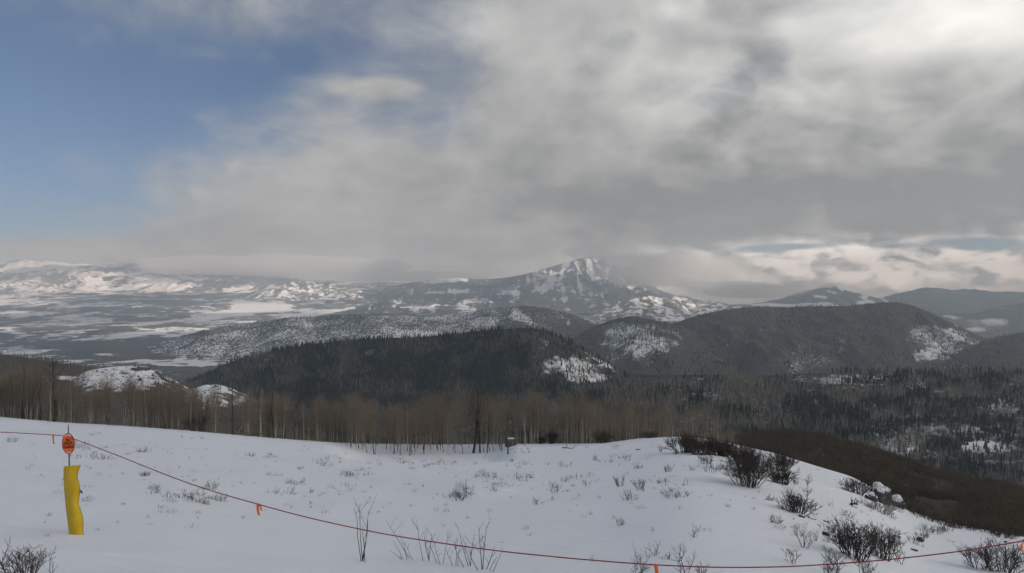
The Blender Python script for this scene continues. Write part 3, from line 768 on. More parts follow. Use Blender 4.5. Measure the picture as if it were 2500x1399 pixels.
def sample(name, count, density, seed, tmin=0.0):
    """points on a land sheet, spread by true area times density(px, py, snow)"""
    X, Y, Z, S, px, py = LAND[name]
    rg = np.random.default_rng(seed)
    dxu = np.gradient(X, axis=1); dyv = np.gradient(Y, axis=0)
    wgt = np.abs(dxu * dyv)[:-1, :-1] * np.clip(density(px, py, S), 0, None)[:-1, :-1]
    wgt[: int(tmin * len(wgt))] = 0
    cum = np.cumsum(wgt.ravel()); k = np.searchsorted(cum, rg.random(count) * cum[-1])
    j, i = np.unravel_index(np.minimum(k, wgt.size - 1), wgt.shape)
    a, b = rg.random(count), rg.random(count)
    def bl(A): return (A[j, i] * (1 - a) + A[j, i + 1] * a) * (1 - b) + (A[j + 1, i] * (1 - a) + A[j + 1, i + 1] * a) * b
    return np.stack([bl(X), bl(Y), bl(Z)], -1), bl(px), bl(py)

R_ = np.random.default_rng(5)
conifers = [conifer_mesh(s, 6 + s % 2, 8, 0.15 + 0.015 * (s % 3)) for s in range(5)]
far_bare = [far_tree_mesh(40 + s, M_twig_far, M_bark_tan) for s in range(4)]
pale_far = [far_tree_mesh(50 + s, M_twig_far, M_bark_pale, 16) for s in range(4)]
junipers = [puff_mesh('juniper', 60 + s, M_juniper) for s in range(3)]

# scrub on the middle ridge
p, a, b = sample('scrub_hill', 26000, lambda px, py, S: 0.25 + 1.2 * fbm(px / 30, py / 16, 3, 201) ** 2 - 0.22 * (S > 1.1), 201)
scatter('scrub_woods', junipers, p, R_.uniform(4, 9.5, len(p)), 'dark dots of scrub over the ridge across the valley', 'scrub')
# knolls
for nm, ct, lo, hi, sd, lb in (('snowy_knoll', 1100, 0.8, 2.8, 203, 'scrub speckling the snowy knoll'), ('snowy_knoll.001', 800, 0.5, 1.7, 204, 'scrub speckling the smaller knoll')):
    p, a, b = sample(nm, ct, lambda px, py, S: 1.0 - 0.5 * S, sd, 0.3)
    scatter('scrub', junipers, p, R_.uniform(lo, hi, len(p)), lb, 'scrub')
# hills on the right: bare woods with some conifers, thin where snow shows
for nm, ct, cc_, sd, lb in (('wooded_hill', 5000, 900, 205, 'bare woods on the knob'), ('wooded_hill.001', 16000, 2600, 206, 'bare woods over the big rounded hill'), ('wooded_hill.002', 6000, 900, 207, 'bare woods on the right hand spur')):
    dens = lambda px, py, S: 1.15 - 0.75 * sstep(S, 0.25, 0.8)
    p, a, b = sample(nm, ct, dens, sd)
    scatter('bare_woods', far_bare, p, R_.uniform(7, 12, len(p)), lb, 'woods')
    p, a, b = sample(nm, cc_, lambda px, py, S: 0.2 + sstep(fbm(px / 40, py / 30, 3, 7), 0.5, 0.65) + 1.0 * sstep(S, 0.3, 0.6), sd + 50)
    scatter('conifer_woods', conifers, p, R_.uniform(8, 15, len(p)), lb.replace('bare woods', 'conifers'), 'woods')
for nm, ct, sd, lb in (('snowy_knoll', 1300, 230, 'bare aspens round the foot of the snowy knoll'), ('snowy_knoll.001', 900, 231, 'bare aspens round the foot of the smaller knoll')):
    p, a, b = sample(nm, ct, lambda px, py, S: 1.0 - 0.97 * sstep(S, 0.2, 0.5), sd)
    scatter('bare_woods', far_bare, p, R_.uniform(5, 9, len(p)), lb, 'woods')
# left rise
p, a, b = sample('wooded_hill.003', 5200, lambda px, py, S: 1.1 - sstep(S, 0.25, 0.6), 210)
scatter('bare_woods', far_bare, p, R_.uniform(6, 10, len(p)), 'bare aspens on the rise at the left', 'woods')

# dark conifer hill: individual trees along the crest and the snowy gap, the rest one mass
def conifer_things(p, size, n, label, group, seed, cuts=()):
    rg = random.Random(seed)
    for k in range(n):
        o = bpy.data.objects.new('conifer_tree', conifers[rg.randrange(len(conifers))]); C.objects.link(o)
        o.location = p[k]; o.scale = (size[k],) * 3; o.rotation_euler = (rg.gauss(0, .03), rg.gauss(0, .03), rg.uniform(0, 6.28))
        px = CX + F * p[k][0] / p[k][1]; t_ = ([t for x, t in cuts if px >= x] or [''])[-1]
        tag(o, (label + ' ' + t_).strip(), 'conifer', (group + ' ' + t_).strip())
gap = lambda px, py, S: 1.1 - sstep(S, 0.3, 0.7)
p, a, b = sample('dark_hill', 10500, lambda px, py, S: (gap(px, py, S) + 0.1) * (0.25 + sstep(fbm(px / 70, py / 34, 3, 302), 0.56, 0.44)) * (0.25 + 0.75 * sstep(px + 120 * fbm(px / 60, py / 40, 2, 8), 600, 760)), 211)
scatter('conifer_woods', conifers, p, R_.uniform(7, 14, len(p)), 'dense dark conifers over the central hill', 'woods')
p, a, b = sample('dark_hill', 7000, lambda px, py, S: (0.3 + sstep(fbm(px / 70, py / 34, 3, 302), 0.46, 0.58)) * (1.0 - 0.7 * sstep(S, 0.3, 0.9)), 212)
scatter('bare_woods', pale_far, p, R_.uniform(6, 11, len(p)), 'bare trees among the conifers of the central hill', 'woods')
p, a, b = sample('dark_hill', 90, lambda px, py, S: (px > 560) * (px < 1530) * (1 + 2 * (px > 1280)), 213, 0.955)
conifer_things(p, R_.uniform(10, 17, len(p)), len(p), 'dark conifer along the central hill crest', 'conifers along the central hill crest', 3, [(0, 'on its low left end'), (800, 'on its long even middle'), (1150, 'near its rounded top'), (1300, 'where it falls to the right')])
p, a, b = sample('dark_hill', 40, lambda px, py, S: sstep(S, 0.45, 0.9) * (px > 1300), 214)
conifer_things(p, R_.uniform(7, 13, len(p)), len(p), 'dark conifer dotted in the snowy gap of the central hill', 'conifers in the snowy gap', 4)

# wooded slope across the gully
def band(px, py): return fbm(px / 90, py / 26, 4, 301)
p, a, b = sample('wooded_slope', 5200, lambda px, py, S: (0.15 + sstep(band(px, py), 0.46, 0.60)) * (1.05 - 0.9 * sstep(S, 0.75, 1.0)) * (px > 1250) * (1 - 0.8 * sstep(py, 960, 935) * (px < 1950)), 215)
scatter('conifer_woods', conifers, p, R_.uniform(6, 12.5, len(p)), 'dark conifers massed on the slope across the gully', 'woods')
p, a, b = sample('wooded_slope', 12500, lambda px, py, S: (1.05 - sstep(band(px, py), 0.44, 0.62)) * (px > 1250) * (1.2 - sstep(S, 0.8, 1.0)), 216)
scatter('bare_woods', pale_far, p, R_.uniform(8, 13, len(p)), 'pale stemmed bare aspens massed on the slope across the gully', 'woods')
p, a, b = sample('wooded_slope', 60, lambda px, py, S: (px > 2050) * (px < 2420), 217, 0.96)
conifer_things(p, R_.uniform(9, 15, len(p)), len(p), 'dark conifer on the gully slope crest', 'conifers on the gully slope crest', 5, [(0, 'left of the snowy hillside patch'), (2230, 'below the snowy hillside patch')])
p, a, b = sample('wooded_slope', 110, lambda px, py, S: 1.0 * (px > 1950) * (py > 1010) * (py < 1130), 218)
conifer_things(p, R_.uniform(9, 14, len(p)), len(p), 'dark conifer on the lower gully slope', 'conifers on the lower gully slope', 6, [(0, 'above the brown brush'), (2130, 'left of the open snowy clearing'), (2340, 'around the open snowy clearing')])

# brush on the slope below the snow edge
brush = [bush_mesh('brush', M_brush_twig, 70 + s, 1.0, 1.1, 16, 2, 3, 0.010, base=0.5) for s in range(4)]
p, a, b = sample('brush_slope', 4200, lambda px, py, S: 1.0 + 0 * px, 219)
scatter('brush_thicket', brush, p, R_.uniform(2.2, 4.2, len(p)), 'brown leafless brush thicket below the snow edge', 'brush')

p, a, b = sample('brush_slope', 2600, lambda px, py, S: (120.0 / np.maximum(LAND['brush_slope'][1], 40)) ** 3 * (px > 1700), 220)
scatter('brush_thicket', brush, p, R_.uniform(1.3, 2.6, len(p)), 'nearer brown brush right under the snow edge', 'brush')

# ------------------------------------------------------------------ the aspen grove below the crest
def tree_of(meshes, name, loc, rot, scale, label, group=None, cat='aspen tree'):
    root = bpy.data.objects.new(name, None); C.objects.link(root)
    root.empty_display_size = 0.3
    root.location = loc; root.rotation_euler = rot; root.scale = scale
    for nm, me in zip(('trunk', 'crown'), meshes):
        o = bpy.data.objects.new(nm, me); C.objects.link(o); o.parent = root
    return tag(root, label, cat, group)
barks = [M_bark_tan, M_bark_dark, M_bark_tan, M_bark_pale, M_bark_dark, M_bark_tan, M_bark_pale, M_bark_tan]
kinds = [aspen(500 + s, 10.0, barks[s], 0.080 + 0.014 * (s % 3), 100, s % 4 == 1, None, 0.10 + 0.04 * (s % 3), 0.30, 0.016) for s in range(8)]
def crown_h(px):
    return (0.70 + 0.62 * float(fbm(np.array(px / 30.0), np.array(2.5), 3, 23))) * float(np.interp(px, [-300, 100, 500, 900, 1150, 1300, 1450, 1600, 1750], [9.8, 8.4, 7.4, 8.6, 10.0, 8.6, 7.0, 5.0, 3.4]))
hero = [  # px, base row (None = hidden behind the crest), top row, mesh, label
    (132, 876, aspen(601, 10.0, M_bark_dark, 0.24, 60, True, M_bark_dark, 0.16, 0.30, 0.02), 'tallest dark forked tree above the left end of the grove'),
    (55, 893, aspen(602, 10.0, M_bark_dark, 0.16, 90, False, None, 0.1), 'slim dark tree near the left edge of the grove'),
    (205, 895, aspen(603, 10.0, M_bark_tan, 0.10, 80, True), 'bushy tan tree right of the tallest dark tree'),
    (320, 935, aspen(604, 10.0, M_bark_dark, 0.19, 60, True, M_bark_dark, 0.15), 'dark crooked tree in front of the snowy knoll'),
    (403, 930, aspen(605, 10.0, M_bark_dark, 0.20, 70, False, None, 0.12), 'thick dark tree left of the dark thicket'),
    (568, 935, aspen(606, 10.0, M_bark_dark, 0.15, 60, False, None, 0.06), 'straight dark tree before the smaller knoll'),
    (636, 950, aspen(607, 10.0, M_bark_pale, 0.15, 60, False, None, 0.07), 'pale straight tree with a snag beside it'),
    (668, 935, aspen(608, 10.0, M_bark_dark, 0.19, 60, False, None, 0.12), 'dark leaning tree right of the pale straight tree'),
    (995, 985, aspen(609, 10.0, M_bark_pale, 0.12, 46, False, None, 0.10), 'pale bent tree in front of the grove'),
    (1050, 1000, aspen(610, 10.0, M_bark_pale, 0.085, 30, False, None, 0.04), 'thin pale pole straight tree'),
    (1155, 952, aspen(611, 10.0, M_bark_dark, 0.22, 110, True, M_bark_dark, 0.10, 0.15, 0.016), 'thick dark tree with a shaggy stem in the grove middle'),
    (1172, 945, aspen(612, 10.0, M_bark_dark, 0.14, 60, False, None, 0.10), 'slimmer dark tree close behind the shaggy one'),
    (1283, 1010, aspen(613, 10.0, M_bark_pale, 0.17, 50, True, None, 0.08), 'pale forked tree right of the domed shelter')]
bases = {995: 1103, 1050: 1096, 1155: 1106, 1172: 1105, 1283: 1089}
rg = random.Random(77)
for px, top, me, lb in hero:
    if px in bases: g_ = on_snow(px, bases[px])
    else:
        y = float(np.interp(px, _cx, _cd)) + 3.0
        g_ = Vector(((px - CX) / F * y, y, float(ground_xy(px, y))))
    hgt = (HY - top) / F * g_.y - g_.z
    tree_of(me, 'aspen_tree', g_, (0, 0, rg.uniform(0, 6.28)), (hgt / 9.6,) * 3, lb)
spots = []
for k in range(3400):
    px = rg.uniform(-160, 1790)
    if px > 1480 and rg.random() < (px - 1480) / 330: continue
    if rg.random() > 0.08 + 1.9 * max(0, fbm(np.array(px / 22.0), np.array(0.5), 3, 19) - 0.28): continue
    D = float(np.interp(px, _cx, _cd))
    fr = float(np.interp(px, [820, 880, 1230, 1260], [-1, 19, 19, 3]))
    y = D - fr * rg.random() ** 0.8 + (rg.random() ** 1.3) * 75 if px < 1260 else D + rg.random() * 60
    if 1225 < px < 1268 and y < D + 8: continue
    spots.append((y, px))
spots.sort()
near, rest = spots[:285], spots[285:850]
marks = [(-999, 'at the far left end of the grove'), (60, 'between the slim dark tree and the tallest forked tree'), (140, 'between the tallest forked tree and the bushy tan tree'), (210, 'left of the dark crooked tree'), (325, 'between the dark crooked tree and the thick dark tree'),
         (408, 'around the dark thicket'), (575, 'between the two straight trees of the left grove'), (670, 'right of the dark leaning tree'), (840, 'where stem feet start to show in the snow'), (930, 'left of the pale bent tree'), (1000, 'between the pale bent tree and the shaggy tree'),
         (1160, 'between the shaggy tree and the domed shelter'), (1265, 'right of the domed shelter'), (1345, 'between the dark upright bush and the wide dark bush'), (1480, 'at the low right end of the grove'), (1530, 'thinning out left of the tiny wooden frame'), (1640, 'scattered behind the reddish row of shrubs')]
def where(px): return [t for x, t in marks if px >= x][-1]
for y, px in near:
    k = rg.randrange(8); x = (px - CX) / F * y
    lab = 'pale' if barks[k] is M_bark_pale else 'dark' if barks[k] is M_bark_dark else 'tan'
    sc = crown_h(px) / 9.6 * rg.choice((0.62, 0.75, 0.85, 0.92, 1.0, 1.08)) * rg.uniform(0.92, 1.06)
    tree_of(kinds[k], 'aspen_tree', (x, y, float(ground_xy(px, y))), (rg.gauss(0, .03), rg.gauss(0, .03), rg.uniform(0, 6.28)), (sc * rg.uniform(.9, 1.1), sc * rg.uniform(.9, 1.1), sc),
            lab + ' stemmed bare aspen ' + where(px), lab + ' stemmed aspens ' + where(px))
joined = []
for t_, c_ in kinds:
    bm = bmesh.new(); bm.from_mesh(t_); nf = len(bm.faces); bm.from_mesh(c_)
    me = bpy.data.meshes.new('bare_tree'); bm.to_mesh(me); bm.free()
    me.materials.append(t_.materials[0]); me.materials.append(c_.materials[0])
    me.polygons.foreach_set('material_index', [0 if i < nf else 1 for i in range(len(me.polygons))])
    joined.append(me)
pp = np.array([((px - CX) / F * y, y, float(ground_xy(px, y))) for y, px in rest])
ss = np.array([crown_h(px) / 9.6 * rg.uniform(0.75, 1.05) for y, px in rest])
scatter('aspen_grove', joined, pp, ss, 'bare aspens crowding behind the front rows of the grove', 'aspens', 0.03)
# undergrowth of saplings among the stems
und = [bush_mesh('sapling', M_twig, 90 + s, 1.0, 0.7, 7, 2, 3, 0.006, base=0.5) for s in range(3)]
pp = []; ss = []
for k in range(800):
    px = rg.uniform(-160, 1800); D = float(np.interp(px, _cx, _cd)); y = D + 1 + rg.random() * 70
    pp.append(((px - CX) / F * y, y, float(ground_xy(px, y)))); ss.append(rg.uniform(1.2, 3.6))
scatter('undergrowth', und, pp, ss, 'bare saplings and undergrowth between the aspen stems', 'undergrowth')
# ------------------------------------------------------------------ boundary marker: pole, sign, foam pad
M_pole = plain_material('dark_bamboo', (0.045, 0.042, 0.040), 0.3, 9.0, 0.6, 0.3)
M_pad = plain_material('yellow_vinyl', (0.60, 0.40, 0.020), 0.10, 5.0, 0.62, 0.3)
M_pad_edge = plain_material('pad_seam', (0.36, 0.25, 0.02), 0.1, 5.0, 0.7, 0.2)
M_sign = plain_material('orange_plastic', (0.80, 0.150, 0.040), 0.06, 9.0, 0.45, 0.4)
M_rim = plain_material('dark_red_edge', (0.30, 0.035, 0.025), 0.1, 9.0, 0.5, 0.4)
M_ink = plain_material('dark_lettering', (0.11, 0.012, 0.008), 0.05, 9.0, 0.6, 0.2)
M_white = plain_material('white_eyelet', (0.8, 0.8, 0.78), 0.05, 9.0, 0.5, 0.3)
M_black = plain_material('black_strap', (0.015, 0.015, 0.017), 0.1, 9.0, 0.5, 0.3)
M_rope = plain_material('red_rope', (0.26, 0.035, 0.035), 0.35, 60.0, 0.8, 0.1)
M_ribbon = plain_material('orange_ribbon', (0.85, 0.17, 0.035), 0.1, 20.0, 0.6, 0.2)
M_wood = plain_material('weathered_dark_wood', (0.06, 0.052, 0.045), 0.3, 6.0, 0.85, 0.1)

base = on_snow(168, 1304)
PD = base.y
def at(px, py, d): return Vector(((px - CX) / F * d, d, (HY - py) / F * d))
marker = bpy.data.objects.new('boundary_marker', None); C.objects.link(marker)
marker.location = base; marker.empty_display_size = 0.2
tag(marker, 'yellow padded pole carrying an oval orange boundary sign', 'trail marker')
def local(px, py, d): return at(px, py, d) - base
T = Tubes()
T.tube([local(171, 1325, PD + .03), local(170, 1200, PD + .03), local(168.5, 1104, PD + .03), local(166.6, 1037, PD + .03)], [0.0085, 0.0085, 0.008, 0.0065], 10)
po = bpy.data.objects.new('pole', T.mesh('pole', M_pole)); C.objects.link(po); po.parent = marker
# the pad: a folded foam sleeve with a wavy free edge on the right
right = [(1136.0, 197.0), (1142, 193.5), (1151, 190.8), (1165, 188.4), (1182.5, 193.6), (1199.6, 195.7), (1216.8, 192.7), (1228, 190.7), (1245, 196.6), (1262, 202.2), (1279.5, 203.2), (1296.6, 202.2), (1305, 203.6), (1311, 205.2)]
left = [(1138, 157.5), (1145, 155.8), (1165, 155.8), (1197, 157.3), (1234, 160.8), (1268, 164.8), (1294, 168.2), (1305, 170.6)]
nz, na = 44, 15
V = []; Fc = []
for k in range(nz):
    t = k / (nz - 1)
    yl = 1138 + (1305 - 1138) * t; yr = 1135.5 + (1311.5 - 1135.5) * t
    xl = np.interp(yl, [q[0] for q in left], [q[1] for q in left]); xr = np.interp(yr, [q[0] for q in right], [q[1] for q in right])
    for a in range(na):
        s = a / (na - 1)
        px = xl + (xr - xl) * s
        sag = 3.2 * math.sin(math.pi * min(1, s * 1.25)) * (1 - sstep(np.array(t), 0.0, 0.06)) * (1 if s > 0.1 else 0)
        py = yl + (yr - yl) * s + sag
        bulge = 0.075 * math.sin(math.pi * (0.12 + 0.80 * s)) + 0.010 * math.sin(9 * t + 5 * s)
        V.append(local(px, py, PD - bulge + 0.03))
    for a in range(na - 1, -1, -1):
        s = a / (na - 1)
        px = xl + (xr - xl) * s
        py = yl + (yr - yl) * s
        bulge = 0.075 * math.sin(math.pi * (0.12 + 0.80 * s)) + 0.010 * math.sin(9 * t + 5 * s)
        V.append(local(px, py, PD - bulge + 0.03 + 0.030))
ring = na * 2
for k in range(nz - 1):
    for a in range(ring):
        b = (a + 1) % ring
        Fc.append((k * ring + a, (k + 1) * ring + a, (k + 1) * ring + b, k * ring + b))
Fc.append(tuple(range(ring))); Fc.append(tuple((nz - 1) * ring + a for a in range(ring - 1, -1, -1)))
pad = link_mesh('foam_pad', V, Fc, M_pad, marker, True)
seam = Tubes()
seam.tube([V[k * ring + na - 1] for k in range(nz)], [0.0045] * nz, 5)
seam.tube([V[k * ring] for k in range(nz)], [0.0035] * nz, 5)
seam.tube([V[(nz - 1) * ring + a] for a in range(na)], [0.004] * na, 5)
sm = bpy.data.objects.new('seam', seam.mesh('seam', M_pad_edge)); C.objects.link(sm); sm.parent = pad
bk = Tubes(); bk.tube([local(194, 1195, PD), local(198, 1199, PD - .01), local(201, 1204, PD - .005)], [0.008, 0.011, 0.010], 6)
o = bpy.data.objects.new('strap_end', bk.mesh('strap_end', M_black)); C.objects.link(o); o.parent = pad
# oval sign, slightly turned
sc_ = PD / F
sign_c = local(167.0, 1083, PD - 0.012)
SW, SH, TILT = 13.8 * sc_, 24.8 * sc_, math.radians(-3.0)
def oval(w, h, th, nseg=48):
    v = []; f = []
    for yy in (-th, th):
        for k in range(nseg):
            a = 2 * math.pi * k / nseg; v.append(Vector((w * math.cos(a), yy, h * math.sin(a))))
    f.append(tuple(range(nseg))); f.append(tuple(nseg + k for k in range(nseg - 1, -1, -1)))
    for k in range(nseg):
        k2 = (k + 1) % nseg; f.append((k, nseg + k, nseg + k2, k2))
    return v, f
v, f = oval(SW, SH, 0.003)
sign = link_mesh('sign_board', v, [q[::-1] for q in f], M_sign, marker)
sign.location = sign_c; sign.rotation_euler = (0, TILT, math.radians(6))
rim = Tubes(); pts = [Vector((SW * math.cos(2 * math.pi * k / 48), 0, SH * math.sin(2 * math.pi * k / 48))) for k in range(49)]
rim.tube(pts, [0.0062] * 49, 6)
o = bpy.data.objects.new('rim', rim.mesh('rim', M_rim)); C.objects.link(o); o.parent = sign
for x, z in ((-.42, .80), (-.18, .86), (.16, .86), (.40, .80), (-.14, -.86), (.14, -.86)):
    v, f = oval(0.0085, 0.0085, 0.0045, 12)
    o = link_mesh('eyelet', v, [q[::-1] for q in f], M_white, sign); o.location = (x * SW, -0.001, z * SH)
for txt, size, z, wd in (('SKI', 0.060, 0.36, 1.0), ('AREA', 0.064, 0.02, 1.0), ('BOUNDARY', 0.056, -0.34, 0.62)):
    cu = bpy.data.curves.new('lettering', 'FONT'); cu.body = txt; cu.align_x = 'CENTER'; cu.align_y = 'CENTER'; cu.size = size; cu.extrude = 0.0008; cu.offset = 0.0012
    cu.materials.append(M_ink)
    o = bpy.data.objects.new('lettering', cu); C.objects.link(o); o.parent = sign
    bpy.context.view_layer.update()
    me = bpy.data.meshes.new_from_object(o.evaluated_get(bpy.context.evaluated_depsgraph_get()))
    bpy.data.objects.remove(o)
    o = bpy.data.objects.new('lettering', me); C.objects.link(o); o.parent = sign
    o.rotation_euler = (math.radians(90), 0, 0); o.location = (0, -0.0050, z * SH); o.scale = (wd * 0.85, 1, 1)

# ------------------------------------------------------------------ rope and ribbons
rp = [(-260, 1049, PD + 1.1), (-100, 1052, PD + .8), (0, 1055, PD + .5), (80, 1059, PD + .25), (150, 1063.5, PD + .05), (167, 1067, PD + .02), (182, 1072, PD - .05), (240, 1094, PD - .35), (300, 1117, PD - .65), (400, 1157, PD - 1.1), (500, 1193, PD - 1.5),
      (630, 1231, PD - 1.95), (750, 1263, PD - 2.3), (885, 1293, PD - 2.65), (1000, 1314, PD - 2.95), (1170, 1339, PD - 3.2), (1300, 1354, PD - 3.35), (1450, 1368, PD - 3.45), (1600, 1379, PD - 3.5),
      (1750, 1385, PD - 3.5), (1900, 1384, PD - 3.5), (2000, 1379, PD - 3.45), (2100, 1372, PD - 3.4), (2200, 1363, PD - 3.35), (2350, 1345, PD - 3.2), (2500, 1320, PD - 3.0), (2640, 1292, PD - 2.8), (2800, 1255, PD - 2.6)]
P_ = [at(*q) for q in rp]
rope_pts = []
for k in range(len(P_) - 1):
    p0, p1, p2, p3 = P_[max(k - 1, 0)], P_[k], P_[k + 1], P_[min(k + 2, len(P_) - 1)]
    for s in range(6):
        t = s / 6.0
        rope_pts.append(0.5 * ((2 * p1) + (p2 - p0) * t + (2 * p0 - 5 * p1 + 4 * p2 - p3) * t * t + (3 * p1 - p0 - 3 * p2 + p3) * t ** 3))
rope_pts.append(P_[-1])
T = Tubes(); T.tube(rope_pts, [0.0062] * len(rope_pts), 6)
ro = bpy.data.objects.new('boundary_rope', T.mesh('boundary_rope', M_rope)); C.objects.link(ro)
tag(ro, 'long thin red rope sagging across the snow', 'rope')
def rope_at(px):
    return min(rope_pts, key=lambda q: abs(CX + F * q.x / q.y - px))
def ribbon(px, tails, label):
    q = rope_at(px)
    root = bpy.data.objects.new('ribbon_flag', None); C.objects.link(root); root.location = q; root.empty_display_size = 0.05
    kn = Tubes(); kn.tube([Vector((-0.010, 0, 0)), Vector((0, 0, 0)), Vector((0.010, 0, 0))], [0.010, 0.0135, 0.010], 8)
    o = bpy.data.objects.new('knot', kn.mesh('knot', M_ribbon)); C.objects.link(o); o.parent = root
    for path, w in tails:
        v = []; f = []; m_ = q.y / F
        n_ = 9
        for k in range(n_):
            t = k / (n_ - 1)
            x = np.interp(t, np.linspace(0, 1, len(path)), [a[0] for a in path]) * m_; z = -np.interp(t, np.linspace(0, 1, len(path)), [a[1] for a in path]) * m_
            tw = 0.5 * math.sin(3 * t + px)
            for sx, sy in ((-1, -1), (1, -1), (1, 1), (-1, 1)):
                ww = w * m_ * (1 - 0.25 * t)
                v.append(Vector((x + sx * ww * math.cos(tw), -0.012 + sx * ww * math.sin(tw) * 0.8 + sy * 0.0012 + 0.01 * math.sin(5 * t), z)))
        for k in range(n_ - 1):
            for a in range(4):
                b = (a + 1) % 4; f.append((k * 4 + a, k * 4 + b, (k + 1) * 4 + b, (k + 1) * 4 + a))
        f.append((3, 2, 1, 0)); f.append(tuple(4 * (n_ - 1) + a for a in range(4)))
        link_mesh('ribbon_tail', v, f, M_ribbon, root, True)
    return tag(root, label, 'ribbon', 'orange ribbons on the rope')
ribbon(129, [([(0, 0), (-1, 8), (1, 15), (4, 21)], 2.6)], 'small orange ribbon hanging left of the oval sign')
ribbon(628, [([(0, 0), (-1, 9), (1, 18), (5, 26)], 3.0), ([(2, 0), (7, 6), (10, 14)], 2.4)], 'orange ribbon with two tails on the sloping rope')
ribbon(1606, [([(0, 0), (2, 8), (3, 17), (0, 28)], 5.0)], 'broad orange ribbon at the lowest sag of the rope')
ribbon(2489, [([(0, 0), (-4, 6), (-9, 14), (-14, 23)], 4.0)], 'orange ribbon blown aside at the right end of the rope')

# ------------------------------------------------------------------ shelter, stub post, little frame, fallen branches
g_ = on_snow(1247, 1090); m_ = g_.y / F
shelter = bpy.data.objects.new('dome_shelter', None); C.objects.link(shelter); shelter.location = g_
tag(shelter, 'small dark domed shelter with snow on its roof', 'shelter')
def dome(w, d, h, lo, hi, grow, nseg=24, nr=9, cut=None):
    v = []; f = []
    for r in range(nr + 1):
        e = lo + (hi - lo) * r / nr
        for k in range(nseg):
            a = 2 * math.pi * k / nseg
            se, ce = math.sin(e) ** 0.9, math.cos(e) ** 0.55 if e < math.pi / 2 - 1e-4 else 0.0
            v.append(Vector((w * ce * math.cos(a) * grow, d * ce * math.sin(a) * grow, h * se * grow)))
    for r in range(nr):
        for k in range(nseg):
            k2 = (k + 1) % nseg; f.append((r * nseg + k, r * nseg + k2, (r + 1) * nseg + k2, (r + 1) * nseg + k))
    f.append(tuple(range(nseg - 1, -1, -1))); f.append(tuple(nr * nseg + k for k in range(nseg)))
    return v, f
M_tarp = plain_material('dark_canvas', (0.12, 0.11, 0.112), 0.3, 3.0, 0.8, 0.2)
v, f = dome(14.5 * m_, 13 * m_, 21 * m_, 0.0, math.pi / 2 - 0.02, 1.0); link_mesh('body', v, f, M_tarp, shelter, True)
v, f = dome(14.5 * m_, 13 * m_, 21 * m_, 1.14, math.pi / 2 - 0.02, 1.012); link_mesh('snow_cap', v, f, SNOW_MAT, shelter, True)
for off in (-9.0, 0.5, 9.5):
    T = Tubes(); pts = []
    for k in range(13):
        a = math.pi * k / 12; e = math.sin(a)
        pts.append(Vector((off * m_, math.cos(a) * 13.6 * m_ * math.sqrt(max(0.05, 1 - (off / 15) ** 2)), (0.02 + e ** 0.7) * 21.4 * m_ * (1 - (off / 15) ** 2) ** 0.35)))
    T.tube(pts, [0.045] * 13, 5)
    o = bpy.data.objects.new('rib', T.mesh('rib', M_wood)); C.objects.link(o); o.parent = shelter
g_ = on_snow(1239.5, 1109); m_ = g_.y / F
T = Tubes(); T.tube([Vector((0, 0, -.3)), Vector((0.03, 0, 9 * m_)), Vector((0.06, 0, 18 * m_))], [0.09, 0.085, 0.075], 8)
o = bpy.data.objects.new('stub_post', T.mesh('stub_post', M_wood)); C.objects.link(o); o.location = g_
tag(o, 'short dark post in the snow in front of the domed shelter', 'post')
g_ = on_snow(1635, 1086); m_ = g_.y / F
fr = bpy.data.objects.new('wooden_frame', None); C.objects.link(fr); fr.location = g_; fr.rotation_euler = (0, math.radians(5), math.radians(14))
tag(fr, 'tiny open dark wooden frame standing on the snow crest', 'frame')
def bar(name, a, b, r, parent, mat=M_wood):
    T = Tubes(); T.tube([Vector(a), Vector(b)], [r, r], 4); o = bpy.data.objects.new(name, T.mesh(name, mat, False)); C.objects.link(o); o.parent = parent
for x in (-6, 6): bar('post', (x * m_, 0, -.2), (x * m_, 0, 12.5 * m_), 0.9 * m_, fr)
for z in (3.0, 8.5): bar('rail', (-6.6 * m_, -0.03, z * m_), (6.6 * m_, -0.03, (z + 0.8) * m_), 0.8 * m_, fr)
bar('brace', (2.5 * m_, -0.05, 8.5 * m_), (6 * m_, -0.05, 12 * m_), 0.6 * m_, fr)

def log(px, py, pts, r, label):
    g_ = on_snow(px, py); m_ = g_.y / F
    T = Tubes(); P3 = [Vector((x * m_, 0.15 * k, z * m_)) for k, (x, z) in enumerate(pts)]
    T.tube(P3, [r * (1 - 0.5 * k / len(P3)) for k in range(len(P3))], 6)
    rnd = random.Random(px)
    for k in range(4): branch(T, rnd, P3[1 + k % (len(P3) - 1)], Vector((rnd.gauss(0, .5), rnd.gauss(0, .3), 1)), 12 * m_, r * 0.4, 1, .4, 0, 2, 2)
    o = bpy.data.objects.new('fallen_branch', T.mesh('fallen_branch', M_bark_dark)); C.objects.link(o); o.location = g_
    tag(o, label, 'branch')
log(600, 1064, [(-14, 14), (-4, 8), (6, 2), (20, 1), (34, 4)], 0.10, 'dark fallen branch lying at the foot of the grove')
log(1385, 1096, [(-12, 3), (0, 2), (14, -1)], 0.07, 'thin dark stick lying on the snow near the crest')
log(2090, 1238, [(-12, 6), (-4, 5), (8, 2), (20, -3)], 0.055, 'dark log end poking out of the snow below the boulder')

